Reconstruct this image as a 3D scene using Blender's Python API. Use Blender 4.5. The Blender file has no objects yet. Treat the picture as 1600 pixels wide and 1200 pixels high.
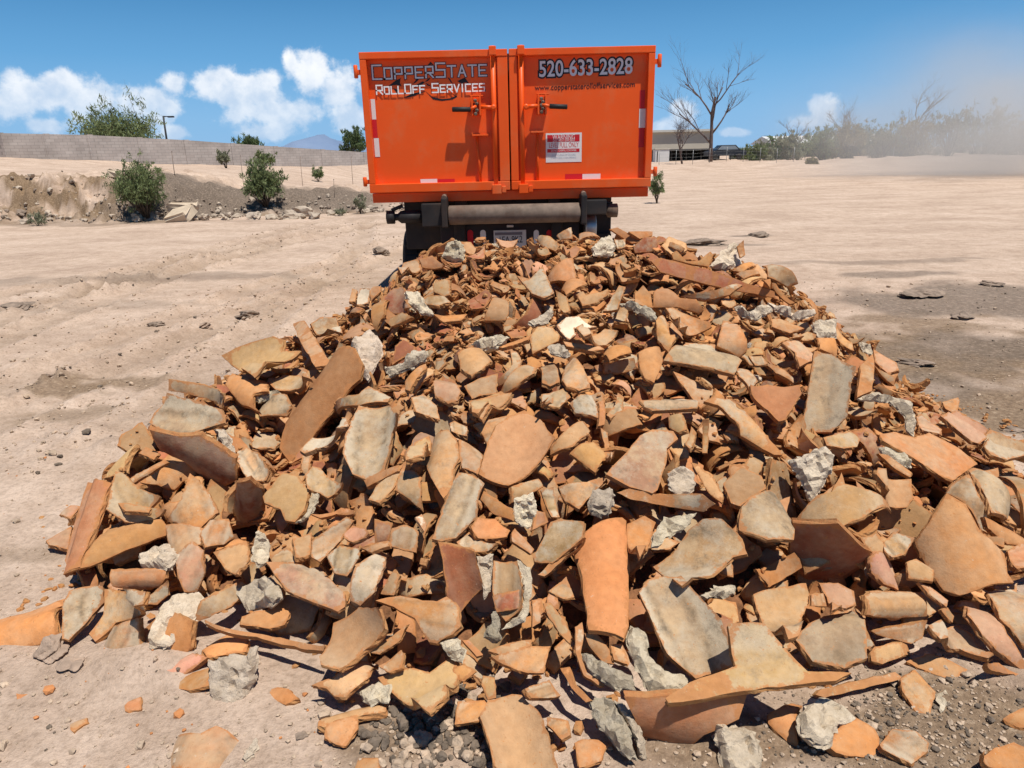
import bpy, bmesh, math, random
import numpy as np
from mathutils import Vector, Matrix
from mathutils.geometry import delaunay_2d_cdt
C = bpy.context.scene.collection
SC = bpy.context.scene
R = math.radians

# ------------------------------------------------------------------ camera
CAM = np.array([0.0, 0.0, 1.6])
FPX, PITCH, ROLL = 1086.0, R(18.1), R(1.35)
_f = np.array([0, math.cos(PITCH), -math.sin(PITCH)])
_r0 = np.array([1.0, 0, 0]); _u0 = np.array([0, math.sin(PITCH), math.cos(PITCH)])
_rt = _r0*math.cos(ROLL) - _u0*math.sin(ROLL)
_up = _u0*math.cos(ROLL) + _r0*math.sin(ROLL)
cd = bpy.data.cameras.new('camera'); cam = bpy.data.objects.new('camera', cd); C.objects.link(cam)
cd.sensor_width = 36; cd.lens = FPX*36/1600; cd.clip_start = 0.05; cd.clip_end = 20000
cam.matrix_world = Matrix(((_rt[0], _up[0], -_f[0], CAM[0]), (_rt[1], _up[1], -_f[1], CAM[1]), (_rt[2], _up[2], -_f[2], CAM[2]), (0, 0, 0, 1)))
SC.camera = cam
SC.render.resolution_x, SC.render.resolution_y = 1024, 768

def ray(px, py):
    d = _f + _rt*((px-800)/FPX) + _up*((600-py)/FPX)
    return d/np.linalg.norm(d)
def at(px, py, Y):
    d = ray(px, py); return CAM + d*(Y/d[1])
def on_ground(px, py, z=0.0):
    d = ray(px, py); return CAM + d*((z-CAM[2])/d[2])
def project(P):
    v = np.asarray(P, float)-CAM; dz = v@_f
    dz = np.where(dz < 0.05, 0.05, dz)
    return 800+FPX*(v@_rt)/dz, 600-FPX*(v@_up)/dz, dz

# ------------------------------------------------------------------ light, sky, exposure
SUN = np.array([0.68, -0.82, 3.0]); SUN = SUN/np.linalg.norm(SUN)
SUN_EL = math.asin(SUN[2]); SUN_ROT = math.atan2(SUN[0], SUN[1])
sl = bpy.data.lights.new('sun', 'SUN'); sl.energy = 5.0; sl.angle = R(0.53); sl.color = (1.0, 0.955, 0.88)
so = bpy.data.objects.new('sun', sl); C.objects.link(so); so.location = (5, -8, 25)
so.rotation_euler = Vector((-SUN[0], -SUN[1], -SUN[2])).to_track_quat('-Z', 'Y').to_euler()
SC.view_settings.view_transform = 'Standard'; SC.view_settings.look = 'None'
SC.view_settings.gamma = 1; SC.view_settings.exposure = 0.17

def mathn(nt, op, a, b=None, c=None, clamp=False):
    n = nt.nodes.new('ShaderNodeMath'); n.operation = op; n.use_clamp = clamp
    for i, v in enumerate((a, b, c)):
        if v is None: continue
        if isinstance(v, (int, float)): n.inputs[i].default_value = v
        else: nt.links.new(v, n.inputs[i])
    return n.outputs[0]

def build_world():
    w = bpy.data.worlds.new('World'); SC.world = w; w.use_nodes = True
    nt = w.node_tree; nt.nodes.clear(); L = nt.links.new
    out = nt.nodes.new('ShaderNodeOutputWorld'); bg = nt.nodes.new('ShaderNodeBackground')
    sky = nt.nodes.new('ShaderNodeTexSky'); sky.sky_type = 'NISHITA'; sky.sun_disc = False
    sky.sun_elevation = SUN_EL; sky.sun_rotation = SUN_ROT; sky.altitude = 700
    sky.air_density = 1.0; sky.dust_density = 0.05; sky.ozone_density = 2.2
    STR = 0.062
    tc = nt.nodes.new('ShaderNodeTexCoord'); sx = nt.nodes.new('ShaderNodeSeparateXYZ')
    L(tc.outputs['Generated'], sx.inputs[0])
    az = mathn(nt, 'ARCTAN2', sx.outputs[0], sx.outputs[1]); el = mathn(nt, 'ARCSINE', sx.outputs[2])
    cb = nt.nodes.new('ShaderNodeCombineXYZ'); L(az, cb.inputs[0]); L(el, cb.inputs[1])
    def noise(scale, detail, rough, off=(0, 0, 0), vec=None):
        mp = nt.nodes.new('ShaderNodeMapping'); mp.inputs['Location'].default_value = off
        L(vec or cb.outputs[0], mp.inputs[0])
        n = nt.nodes.new('ShaderNodeTexNoise'); n.inputs['Scale'].default_value = scale
        n.inputs['Detail'].default_value = detail; n.inputs['Roughness'].default_value = rough
        L(mp.outputs[0], n.inputs['Vector']); return n
    def field(blobs, azs, els):
        tot = None
        for (px, py, rx, ry) in blobs:
            d = ray(px, py); a0, e0 = math.atan2(d[0], d[1]), math.asin(d[2])
            da = mathn(nt, 'MULTIPLY', mathn(nt, 'SUBTRACT', azs, a0), FPX*0.93/rx)
            de = mathn(nt, 'MULTIPLY', mathn(nt, 'SUBTRACT', els, e0), FPX*0.93/ry)
            q = mathn(nt, 'ADD', mathn(nt, 'MULTIPLY', da, da), mathn(nt, 'MULTIPLY', de, de))
            e = mathn(nt, 'SUBTRACT', 1.0, mathn(nt, 'SQRT', q))
            tot = e if tot is None else mathn(nt, 'SMOOTH_MAX', tot, e, 0.25)
        return tot
    blobs = [(75,150,70,34),(150,158,80,42),(100,128,42,22),(230,165,55,36),(72,196,30,16),(272,128,26,24),(25,160,40,30),
             (330,140,42,32),(390,142,80,38),(486,112,52,48),(488,92,30,26),(456,96,22,22),(530,135,48,38),(430,176,110,26),
             (425,205,60,22),(350,122,32,24),(545,185,45,30),(275,208,28,16),(420,125,30,22),
             (1068,178,28,26),(1050,200,48,18),(1284,172,27,26),(1262,192,48,18),(1150,207,30,9)]
    n1 = noise(24, 7, 0.62); n2 = noise(9, 6, 0.6, (3.1, 1.7, 0))
    nz = mathn(nt, 'ADD', mathn(nt, 'MULTIPLY', mathn(nt, 'SUBTRACT', n1.outputs[0], 0.5), 1.7), mathn(nt, 'MULTIPLY', mathn(nt, 'SUBTRACT', n2.outputs[0], 0.5), 0.9))
    F = field(blobs, az, el)
    dens = mathn(nt, 'ADD', F, nz)
    mr = nt.nodes.new('ShaderNodeMapRange'); mr.interpolation_type = 'SMOOTHSTEP'
    L(dens, mr.inputs[0]); mr.inputs[1].default_value = 0.22; mr.inputs[2].default_value = 0.66
    # lower parts of the cumulus are thinner
    hz = nt.nodes.new('ShaderNodeMapRange'); L(el, hz.inputs[0]); hz.inputs[1].default_value = 0.0; hz.inputs[2].default_value = 0.13
    hz.inputs[3].default_value = 0.45; hz.inputs[4].default_value = 1.0
    cov = mathn(nt, 'MULTIPLY', mr.outputs[0], hz.outputs[0])
    # billows: clouds are whitest at their heads, greyer inside and low down
    nb = noise(38, 5, 0.55, (0.0, 0.012, 2.0))
    shd = mathn(nt, 'ADD', mathn(nt, 'MULTIPLY', nb.outputs[0], 1.3), mathn(nt, 'MULTIPLY', el, 3.0))
    ms = nt.nodes.new('ShaderNodeMapRange'); ms.interpolation_type = 'SMOOTHSTEP'; L(shd, ms.inputs[0])
    ms.inputs[1].default_value = 0.55; ms.inputs[2].default_value = 1.2
    cc = nt.nodes.new('ShaderNodeMix'); cc.data_type = 'RGBA'; L(ms.outputs[0], cc.inputs[0])
    cc.inputs[6].default_value = (0.56, 0.66, 0.80, 1); cc.inputs[7].default_value = (0.92, 0.93, 0.95, 1)
    sc = nt.nodes.new('ShaderNodeMix'); sc.data_type = 'RGBA'; sc.blend_type = 'MULTIPLY'; sc.inputs[0].default_value = 1
    hs = nt.nodes.new('ShaderNodeHueSaturation'); hs.inputs['Saturation'].default_value = 2.0; L(sky.outputs[0], hs.inputs['Color'])
    # pale blue haze low over the horizon
    hm = nt.nodes.new('ShaderNodeMapRange'); hm.interpolation_type = 'SMOOTHSTEP'; L(el, hm.inputs[0]); hm.inputs[1].default_value = 0.0; hm.inputs[2].default_value = 0.34; hm.inputs[3].default_value = .85; hm.inputs[4].default_value = 0.0
    hx = nt.nodes.new('ShaderNodeMix'); hx.data_type = 'RGBA'; L(hm.outputs[0], hx.inputs[0]); L(hs.outputs[0], hx.inputs[6]); hx.inputs[7].default_value = (.215/STR, .45/STR, .78/STR, 1)
    L(hx.outputs[2], sc.inputs[6]); sc.inputs[7].default_value = (STR, STR, STR, 1)
    mx = nt.nodes.new('ShaderNodeMix'); mx.data_type = 'RGBA'
    L(cov, mx.inputs[0]); L(sc.outputs[2], mx.inputs[6]); L(cc.outputs[2], mx.inputs[7])
    L(mx.outputs[2], bg.inputs[0]); bg.inputs[1].default_value = 1.0; L(bg.outputs[0], out.inputs[0])
build_world()

# ------------------------------------------------------------------ helpers
rng = np.random.default_rng(7); random.seed(7)
def tag(o, label=None, cat=None, group=None, kind=None):
    if label: o['label'] = label
    if cat: o['category'] = cat
    if group: o['group'] = group
    if kind: o['kind'] = kind
    return o
def empty(name, loc, rz=0.0):
    o = bpy.data.objects.new(name, None); C.objects.link(o); o.location = loc; o.rotation_euler = (0, 0, rz)
    o.empty_display_size = .1; return o
class MB:
    """collects shapes in world coordinates, then links them as one mesh object"""
    def __init__(s): s.bm = bmesh.new()
    def box(s, a, b, bev=0.0, mi=0):
        a, b = np.minimum(a, b), np.maximum(a, b)
        r = bmesh.ops.create_cube(s.bm, size=1.0)
        bmesh.ops.scale(s.bm, vec=Vector(b-a), verts=r['verts']); bmesh.ops.translate(s.bm, vec=Vector((a+b)/2), verts=r['verts'])
        if bev:
            es = {e for v in r['verts'] for e in v.link_edges}
            bmesh.ops.bevel(s.bm, geom=list(es), offset=bev, segments=2, affect='EDGES', profile=.6)
        return s
    def tube(s, pts, rad, seg=8, caps=True):
        pts = [Vector(p) for p in pts]; rad = [rad]*len(pts) if isinstance(rad, (int, float)) else rad
        rings = []
        for i, p in enumerate(pts):
            t = (pts[min(i+1, len(pts)-1)]-pts[max(i-1, 0)])
            if t.length < 1e-9: t = Vector((0, 0, 1))
            t.normalize(); a = t.orthogonal().normalized(); b = t.cross(a)
            if i and rings:
                pa = rings[-1][1]; a = (pa - t*pa.dot(t)); a = a.normalized() if a.length > 1e-6 else t.orthogonal().normalized(); b = t.cross(a)
            rings.append(([s.bm.verts.new(p+(a*math.cos(2*math.pi*k/seg)+b*math.sin(2*math.pi*k/seg))*rad[i]) for k in range(seg)], a))
        for i in range(len(rings)-1):
            A, B = rings[i][0], rings[i+1][0]
            for k in range(seg):
                f = s.bm.faces.new((A[k], A[(k+1) % seg], B[(k+1) % seg], B[k])); f.smooth = True
        if caps:
            s.bm.faces.new(rings[0][0][::-1]); s.bm.faces.new(rings[-1][0])
        return s
    def lathe(s, c, axis, prof, seg=28):
        """prof: list of (distance along axis, radius)"""
        ax = Vector(axis).normalized(); a = ax.orthogonal().normalized(); b = ax.cross(a); c = Vector(c)
        rings = [[s.bm.verts.new(c+ax*d+(a*math.cos(2*math.pi*k/seg)+b*math.sin(2*math.pi*k/seg))*r) for k in range(seg)] for d, r in prof]
        for A, B in zip(rings, rings[1:]):
            for k in range(seg):
                f = s.bm.faces.new((A[k], A[(k+1) % seg], B[(k+1) % seg], B[k])); f.smooth = True
        s.bm.faces.new(rings[0][::-1]); s.bm.faces.new(rings[-1]); return s
    def poly(s, pts, ext):
        """flat polygon pts extruded by vector ext"""
        e = Vector(ext); A = [s.bm.verts.new(Vector(p)) for p in pts]; B = [s.bm.verts.new(Vector(p)+e) for p in pts]
        s.bm.faces.new(A[::-1]); s.bm.faces.new(B)
        for k in range(len(A)): s.bm.faces.new((A[k], A[(k+1) % len(A)], B[(k+1) % len(A)], B[k]))
        return s
    def quad(s, p):
        s.bm.faces.new([s.bm.verts.new(Vector(q)) for q in p]); return s
    def build(s, name, mat, parent=None, loc=None):
        bmesh.ops.recalc_face_normals(s.bm, faces=s.bm.faces[:])
        if loc is None: loc = parent.location.copy() if parent is not None and parent.type == 'EMPTY' else Vector((0, 0, 0))
        # the parent's world position (things and parts are only translated)
        wp = Vector((0, 0, 0)); q = parent
        while q is not None: wp += q.location; q = q.parent
        o_world = Vector(loc) if parent is None else wp
        bmesh.ops.translate(s.bm, vec=-o_world, verts=s.bm.verts[:])
        me = bpy.data.meshes.new(name); s.bm.to_mesh(me); s.bm.free()
        o = bpy.data.objects.new(name, me); C.objects.link(o)
        if parent is not None: o.parent = parent
        else: o.location = o_world
        for m in (mat if isinstance(mat, (list, tuple)) else [mat]): me.materials.append(m)
        return o
def mesh_from(name, verts, faces, mats, smooth=False):
    me = bpy.data.meshes.new(name); me.from_pydata([tuple(v) for v in verts], [], faces); 
    for m in mats: me.materials.append(m)
    if smooth: me.polygons.foreach_set('use_smooth', [True]*len(me.polygons))
    me.update(); return me

# value noise for terrain
_perm = np.random.default_rng(3).random((256, 256))
def vnoise(x, y):
    xi, yi = np.floor(x).astype(int), np.floor(y).astype(int); fx, fy = x-xi, y-yi
    fx = fx*fx*(3-2*fx); fy = fy*fy*(3-2*fy)
    g = lambda a, b: _perm[a & 255, b & 255]
    return (g(xi, yi)*(1-fx)+g(xi+1, yi)*fx)*(1-fy)+(g(xi, yi+1)*(1-fx)+g(xi+1, yi+1)*fx)*fy-0.5
def fbm(x, y, o=4, s=0.5):
    t = 0; a = 1
    for i in range(o): t = t+a*vnoise(x*2**i+17*i, y*2**i+31*i); a *= s
    return t
def sstep(a, b, x):
    t = np.clip((x-a)/(b-a), 0, 1); return t*t*(3-2*t)

# ------------------------------------------------------------------ materials
def mat(name, col, rough=0.8, metal=0.0, var=0.0, vscale=8.0, bump=0.0, bscale=60.0, col2=None, spec=0.3, stain=None, stain_amt=0.0, stain_scale=3.0):
    m = bpy.data.materials.new(name); m.use_nodes = True; nt = m.node_tree; L = nt.links.new
    b = nt.nodes['Principled BSDF']; b.inputs['Roughness'].default_value = rough; b.inputs['Metallic'].default_value = metal
    b.inputs['Specular IOR Level'].default_value = spec
    tc = nt.nodes.new('ShaderNodeTexCoord'); src = None
    c1 = (*col, 1)
    if var or col2:
        n = nt.nodes.new('ShaderNodeTexNoise'); n.inputs['Scale'].default_value = vscale; n.inputs['Detail'].default_value = 6; n.inputs['Roughness'].default_value = .65
        L(tc.outputs['Object'], n.inputs['Vector'])
        r = nt.nodes.new('ShaderNodeValToRGB'); r.color_ramp.elements[0].position = .35; r.color_ramp.elements[1].position = .68
        c2 = (*(col2 or tuple(min(1, c*(1+var)) for c in col)), 1); c0 = c1 if col2 else (*(c*(1-var) for c in col), 1)
        r.color_ramp.elements[0].color = c0; r.color_ramp.elements[1].color = c2
        L(n.outputs[0], r.inputs[0]); src = r.outputs[0]
    if stain:
        n = nt.nodes.new('ShaderNodeTexNoise'); n.inputs['Scale'].default_value = stain_scale; n.inputs['Detail'].default_value = 8; n.inputs['Roughness'].default_value = .7
        L(tc.outputs['Object'], n.inputs['Vector'])
        r = nt.nodes.new('ShaderNodeMapRange'); L(n.outputs[0], r.inputs[0]); r.inputs[1].default_value = .5; r.inputs[2].default_value = .72; r.inputs[4].default_value = stain_amt
        mx = nt.nodes.new('ShaderNodeMix'); mx.data_type = 'RGBA'; L(r.outputs[0], mx.inputs[0])
        if src: L(src, mx.inputs[6])
        else: mx.inputs[6].default_value = c1
        mx.inputs[7].default_value = (*stain, 1); src = mx.outputs[2]
    if src: L(src, b.inputs['Base Color'])
    else: b.inputs['Base Color'].default_value = c1
    if bump:
        n = nt.nodes.new('ShaderNodeTexNoise'); n.inputs['Scale'].default_value = bscale; n.inputs['Detail'].default_value = 5
        L(tc.outputs['Object'], n.inputs['Vector'])
        bp = nt.nodes.new('ShaderNodeBump'); bp.inputs['Strength'].default_value = bump; bp.inputs['Distance'].default_value = .01
        L(n.outputs[0], bp.inputs['Height']); L(bp.outputs[0], b.inputs['Normal'])
    return m
SC.cycles.volume_bounces = 3
# ------------------------------------------------------------------ ground
def bank_foot(x): return 21.5 + 0.16*(x+14) + 0.5*np.sin(x*0.7)
RUTS = [(-3.1, .13, .20, .030), (-3.75, .13, .20, .034), (-5.0, .02, .22, .03), (-5.7, .02, .22, .03), (-2.3, -.10, .18, .025), (-7.3, .3, .25, .035), (-8.2, .3, .25, .035)]
def ground_z(x, y, fine=True):
    r = np.hypot(x, y)
    z = 0.05*fbm(x*0.35, y*0.35, 3)*sstep(2.5, 7, r) + 0.25*fbm(x*0.05+9, y*0.05, 3)*sstep(12, 45, r)
    # wheel ruts running past on the left
    for c0, k, w, dep in RUTS:
        u = x-(c0+k*(y-5)+.25*np.sin(y*.3+c0)); f = sstep(3.2, 4.5, y)*sstep(23, 18, y)*sstep(-.8, -1.6, x)
        z = z - dep*np.exp(-(u/w)**4)*f*(1+.9*fbm(x*9, y*9, 2)) + dep*(.8+1.5*fbm(x*11, y*11, 3))*np.exp(-((np.abs(u)-w*1.35)/(w*.36))**2)*f
    # low loose mounds left of the heap
    z = z + 0.06*np.exp(-(((x+2.5)/.55)**2+((y-3.9)/.5)**2))*(1+1.2*fbm(x*5, y*5, 3)) + 0.05*np.exp(-(((x+1.25)/.28)**2+((y-1.95)/.12)**2))
    # eroded bank on the left, rising towards the block wall
    side = sstep(-1.5, -7, x)
    d = y - bank_foot(x) + 1.0*fbm(x*.45, y*.45, 4)
    cl = sstep(-8, -13, x)
    lift = (0.55+0.72*cl+0.15*fbm(x*.5, 3.3+0*x, 3))*sstep(0, 3.6-1.8*cl, d) + 0.34*fbm(x*1.3, y*1.3, 5, .62)*sstep(-.4, .6, d)*sstep(9, 5, d)
    er = np.abs(fbm(x*1.1+5, y*1.6, 5, .6)); z = z - side*cl*(.75*er*sstep(.15, .9, d)*sstep(3.2, 1.6, d)) + side*cl*(.6*np.abs(fbm(x*2.3, y*2.9, 4, .62))-.25*np.abs(fbm(x*4.1+8, y*.9, 3)))*sstep(-.9, .3, d)*sstep(3.2, .8, d)
    up = (0.0+1.15*sstep(-16, -40, x))*sstep(3, 30, d)
    z = z + side*(lift+up)*sstep(-2, 1, d+1)
    z = z + 0.55*sstep(52, 66, y)*sstep(-6, 8, x)*(1+.6*fbm(x*.2, y*.2, 3))
    if fine:
        z = z + (0.018*fbm(x*2.2, y*2.2, 4) + 0.006*fbm(x*14, y*14, 3))*np.clip(6/np.maximum(r, 1), .3, 1)
    return z
def build_ground():
    th = np.concatenate([np.linspace(-180, -50, 40)[:-1], np.linspace(-50, 50, 520), np.linspace(50, 180, 40)[1:-1]])*math.pi/180
    rr = np.concatenate([[0.0], np.geomspace(0.5, 18, 440), np.linspace(18.08, 30, 150), np.geomspace(30.3, 150, 120), np.geomspace(160, 9000, 26)])
    T, RR = np.meshgrid(th, rr); X = np.sin(T)*RR; Y = np.cos(T)*RR
    Z = ground_z(X, Y); far = sstep(160, 400, RR); Z = Z*(1-far)
    n = len(th); V = np.stack([X, Y, Z], -1).reshape(-1, 3)
    F = []
    for i in range(len(rr)-1):
        b = i*n
        for j in range(n):
            k = (j+1) % n
            F.append((b+j, b+k, b+n+k, b+n+j))
    me = mesh_from('ground', V, F, [], True)
    x, y = V[:, 0], V[:, 1]
    # real differences of the soil: dark crushed asphalt, brown loose soil, straw-coloured patch
    dark = np.zeros(len(V)); brown = np.zeros(len(V))
    d = y-bank_foot(x)
    n1 = fbm(x*.5+4, y*.5, 4)
    dark += sstep(-.3, .6, d)*sstep(5.5, 3.5, d+n1)*sstep(-12.8, -11.2, x+1.2*n1)*sstep(-3.5, -5, x)
    brown += 1.0*sstep(.0, .7, d)*sstep(3.4, 2.2, d)*sstep(-10, -12, x)*sstep(-.22, .08, fbm(x*1.3, y*3.2, 4)); brown += .8*sstep(-1.6, -.2, d)*sstep(1.4, .4, d)*sstep(-3, -5, x)*sstep(-.15, .2, fbm(x*1.1, y*1.9, 4))
    def blob(px, py, rx, ry, a, s=2.0):
        c = on_ground(px, py); q = np.hypot((x-c[0])/rx, (y-c[1])/ry) + .9*fbm(x*s+px, y*s, 4)
        return a*sstep(1.1, .45, q)
    for b_ in ((1490, 470, 2.2, .9, .8), (1420, 430, 1.1, .3, .7), (1380, 410, 1.6, .25, .5), (1560, 540, 1.2, .6, .7), (1480, 600, .8, .35, .55), (1310, 470, .6, .3, .5), (1130, 383, .9, .25, .7), (1186, 368, .6, .12, .9)):
        dark = np.maximum(dark, blob(*b_))
    for b_ in ((1500, 560, 1.5, 1.1, .95, 3), (1420, 500, .8, .5, .8, 4), (1590, 640, .7, .5, .9, 4), (150, 600, .75, .3, .75, 5), (100, 650, .5, .2, .6, 5), (1450, 1120, .55, .22, .9, 4), (1250, 1150, .5, .2, .9, 4), (1560, 1180, .5, .3, .9, 4), (650, 1150, .22, .16, .8, 6), (60, 870, .3, .1, .45, 6), (700, 440, 2.6, 1.2, .3)):
        brown = np.maximum(brown, blob(*b_))
    for (px, py, rx, ry, a) in ((200, 435, 3.0, .5, .45), (150, 350, 5, .8, .4), (420, 330, 5, .9, .4), (120, 480, 2.5, .25, .3)):
        dark = np.maximum(dark, blob(px, py, rx, ry, a))
    for c0, k, w, dep in RUTS:
        u = x-(c0+k*(y-5)+.25*np.sin(y*.3+c0)); brown += .38*np.exp(-(u/(w*1.1))**4)*sstep(3.2, 4.5, y)*sstep(23, 18, y)*sstep(-.8, -1.6, x)*(.6+.8*fbm(x*3, y*1.2, 3))
    for nm, a in (('dark_soil', dark), ('brown_soil', brown)):
        at_ = me.attributes.new(nm, 'FLOAT', 'POINT'); at_.data.foreach_set('value', np.clip(a, 0, 1).astype(np.float32))
    m = bpy.data.materials.new('dirt'); m.use_nodes = True; nt = m.node_tree; L = nt.links.new
    b = nt.nodes['Principled BSDF']; b.inputs['Roughness'].default_value = .95; b.inputs['Specular IOR Level'].default_value = .15
    tc = nt.nodes.new('ShaderNodeTexCoord')
    def noise(s, det=6, ro=.6, sc=(1, 1, 1)):
        mp = nt.nodes.new('ShaderNodeMapping'); mp.inputs['Scale'].default_value = sc; L(tc.outputs['Object'], mp.inputs[0])
        n = nt.nodes.new('ShaderNodeTexNoise'); n.inputs['Scale'].default_value = s; n.inputs['Detail'].default_value = det; n.inputs['Roughness'].default_value = ro
        L(mp.outputs[0], n.inputs['Vector']); return n.outputs[0]
    def ramp(v, stops):
        r = nt.nodes.new('ShaderNodeValToRGB'); L(v, r.inputs[0])
        while len(r.color_ramp.elements) < len(stops): r.color_ramp.elements.new(.5)
        for e, (p, c) in zip(r.color_ramp.elements, stops): e.position = p; e.color = (*c, 1)
        return r.outputs[0]
    def mix(f, a, bb, t='MIX'):
        x_ = nt.nodes.new('ShaderNodeMix'); x_.data_type = 'RGBA'; x_.blend_type = t
        for i, v in ((0, f), (6, a), (7, bb)):
            if isinstance(v, (int, float)): x_.inputs[i].default_value = v
            elif isinstance(v, tuple): x_.inputs[i].default_value = (*v, 1)
            else: L(v, x_.inputs[i])
        return x_.outputs[2]
    base = ramp(noise(.5, 8, .65, (1, 1.6, 1)), [(.3, (.42, .305, .228)), (.5, (.535, .402, .305)), (.7, (.62, .48, .375))])
    spk = ramp(noise(45, 4, .7), [(.35, (.72, .70, .68)), (.5, (1, 1, 1)), (.68, (1.12, 1.12, 1.12))])
    base = mix(.8, base, spk, 'MULTIPLY')
    med = ramp(noise(5, 6, .7), [(.36, (.80, .77, .74)), (.6, (1.05, 1.05, 1.05))])
    base = mix(.85, base, med, 'MULTIPLY')
    ab = nt.nodes.new('ShaderNodeAttribute'); ab.attribute_name = 'brown_soil'
    ad = nt.nodes.new('ShaderNodeAttribute'); ad.attribute_name = 'dark_soil'
    br = ramp(noise(30, 6, .75), [(.35, (.13, .085, .05)), (.55, (.25, .17, .105)), (.7, (.42, .32, .22))])
    dk = ramp(noise(22, 6, .75), [(.35, (.10, .078, .06)), (.55, (.20, .152, .115)), (.72, (.40, .31, .24))])
    base = mix(ab.outputs['Fac'], base, br); base = mix(ad.outputs['Fac'], base, dk)
    L(base, b.inputs['Base Color'])
    h = mathn(nt, 'ADD', mathn(nt, 'MULTIPLY', noise(28, 6, .7), 1.0), mathn(nt, 'MULTIPLY', noise(110, 4, .7), .4))
    bp = nt.nodes.new('ShaderNodeBump'); bp.inputs['Strength'].default_value = .7; bp.inputs['Distance'].default_value = .03
    L(h, bp.inputs['Height']); L(bp.outputs[0], b.inputs['Normal'])
    me.materials.append(m); o = bpy.data.objects.new('ground', me); C.objects.link(o); o['kind'] = 'structure'
build_ground()
def gz(x, y): return float(ground_z(np.array([x]), np.array([y]))[0])
def stand(px, py_base, Y):
    """point on the terrain in the pixel column px at distance Y"""
    p = at(px, py_base, Y); p[2] = gz(p[0], p[1]); return p

# ------------------------------------------------------------------ far background
def build_mountain():
    xs = np.linspace(-2600, 700, 90); V = []; F = []
    h = np.zeros_like(xs)
    for px, pk, w in ((492, 212, 42), (470, 222, 26), (515, 224, 30), (545, 232, 60), (440, 236, 40)):
        p = at(px, pk, 4200); h = np.maximum(h, (p[2])*np.exp(-np.abs((xs-p[0])/(w*4200/FPX))**1.5))
    h = h*(1+.12*fbm(xs*.02, xs*0+2, 4)) + 18
    rows = 9
    for k in range(rows):
        t = k/(rows-1); prof = math.sin(t*math.pi)**.8
        for x, hh in zip(xs, h): V.append((x+60*math.sin(k*2+x*.01), 3700+t*1200, -6+hh*prof*(1+.15*float(vnoise(np.array([x*.012+k*3]), np.array([k*1.7]))[0]))))
    n = len(xs)
    for k in range(rows-1):
        for j in range(n-1): F.append((k*n+j, k*n+j+1, (k+1)*n+j+1, (k+1)*n+j))
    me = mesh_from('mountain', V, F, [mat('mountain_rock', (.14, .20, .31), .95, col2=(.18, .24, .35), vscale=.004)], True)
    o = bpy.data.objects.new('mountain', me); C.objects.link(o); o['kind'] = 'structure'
build_mountain()

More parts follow.
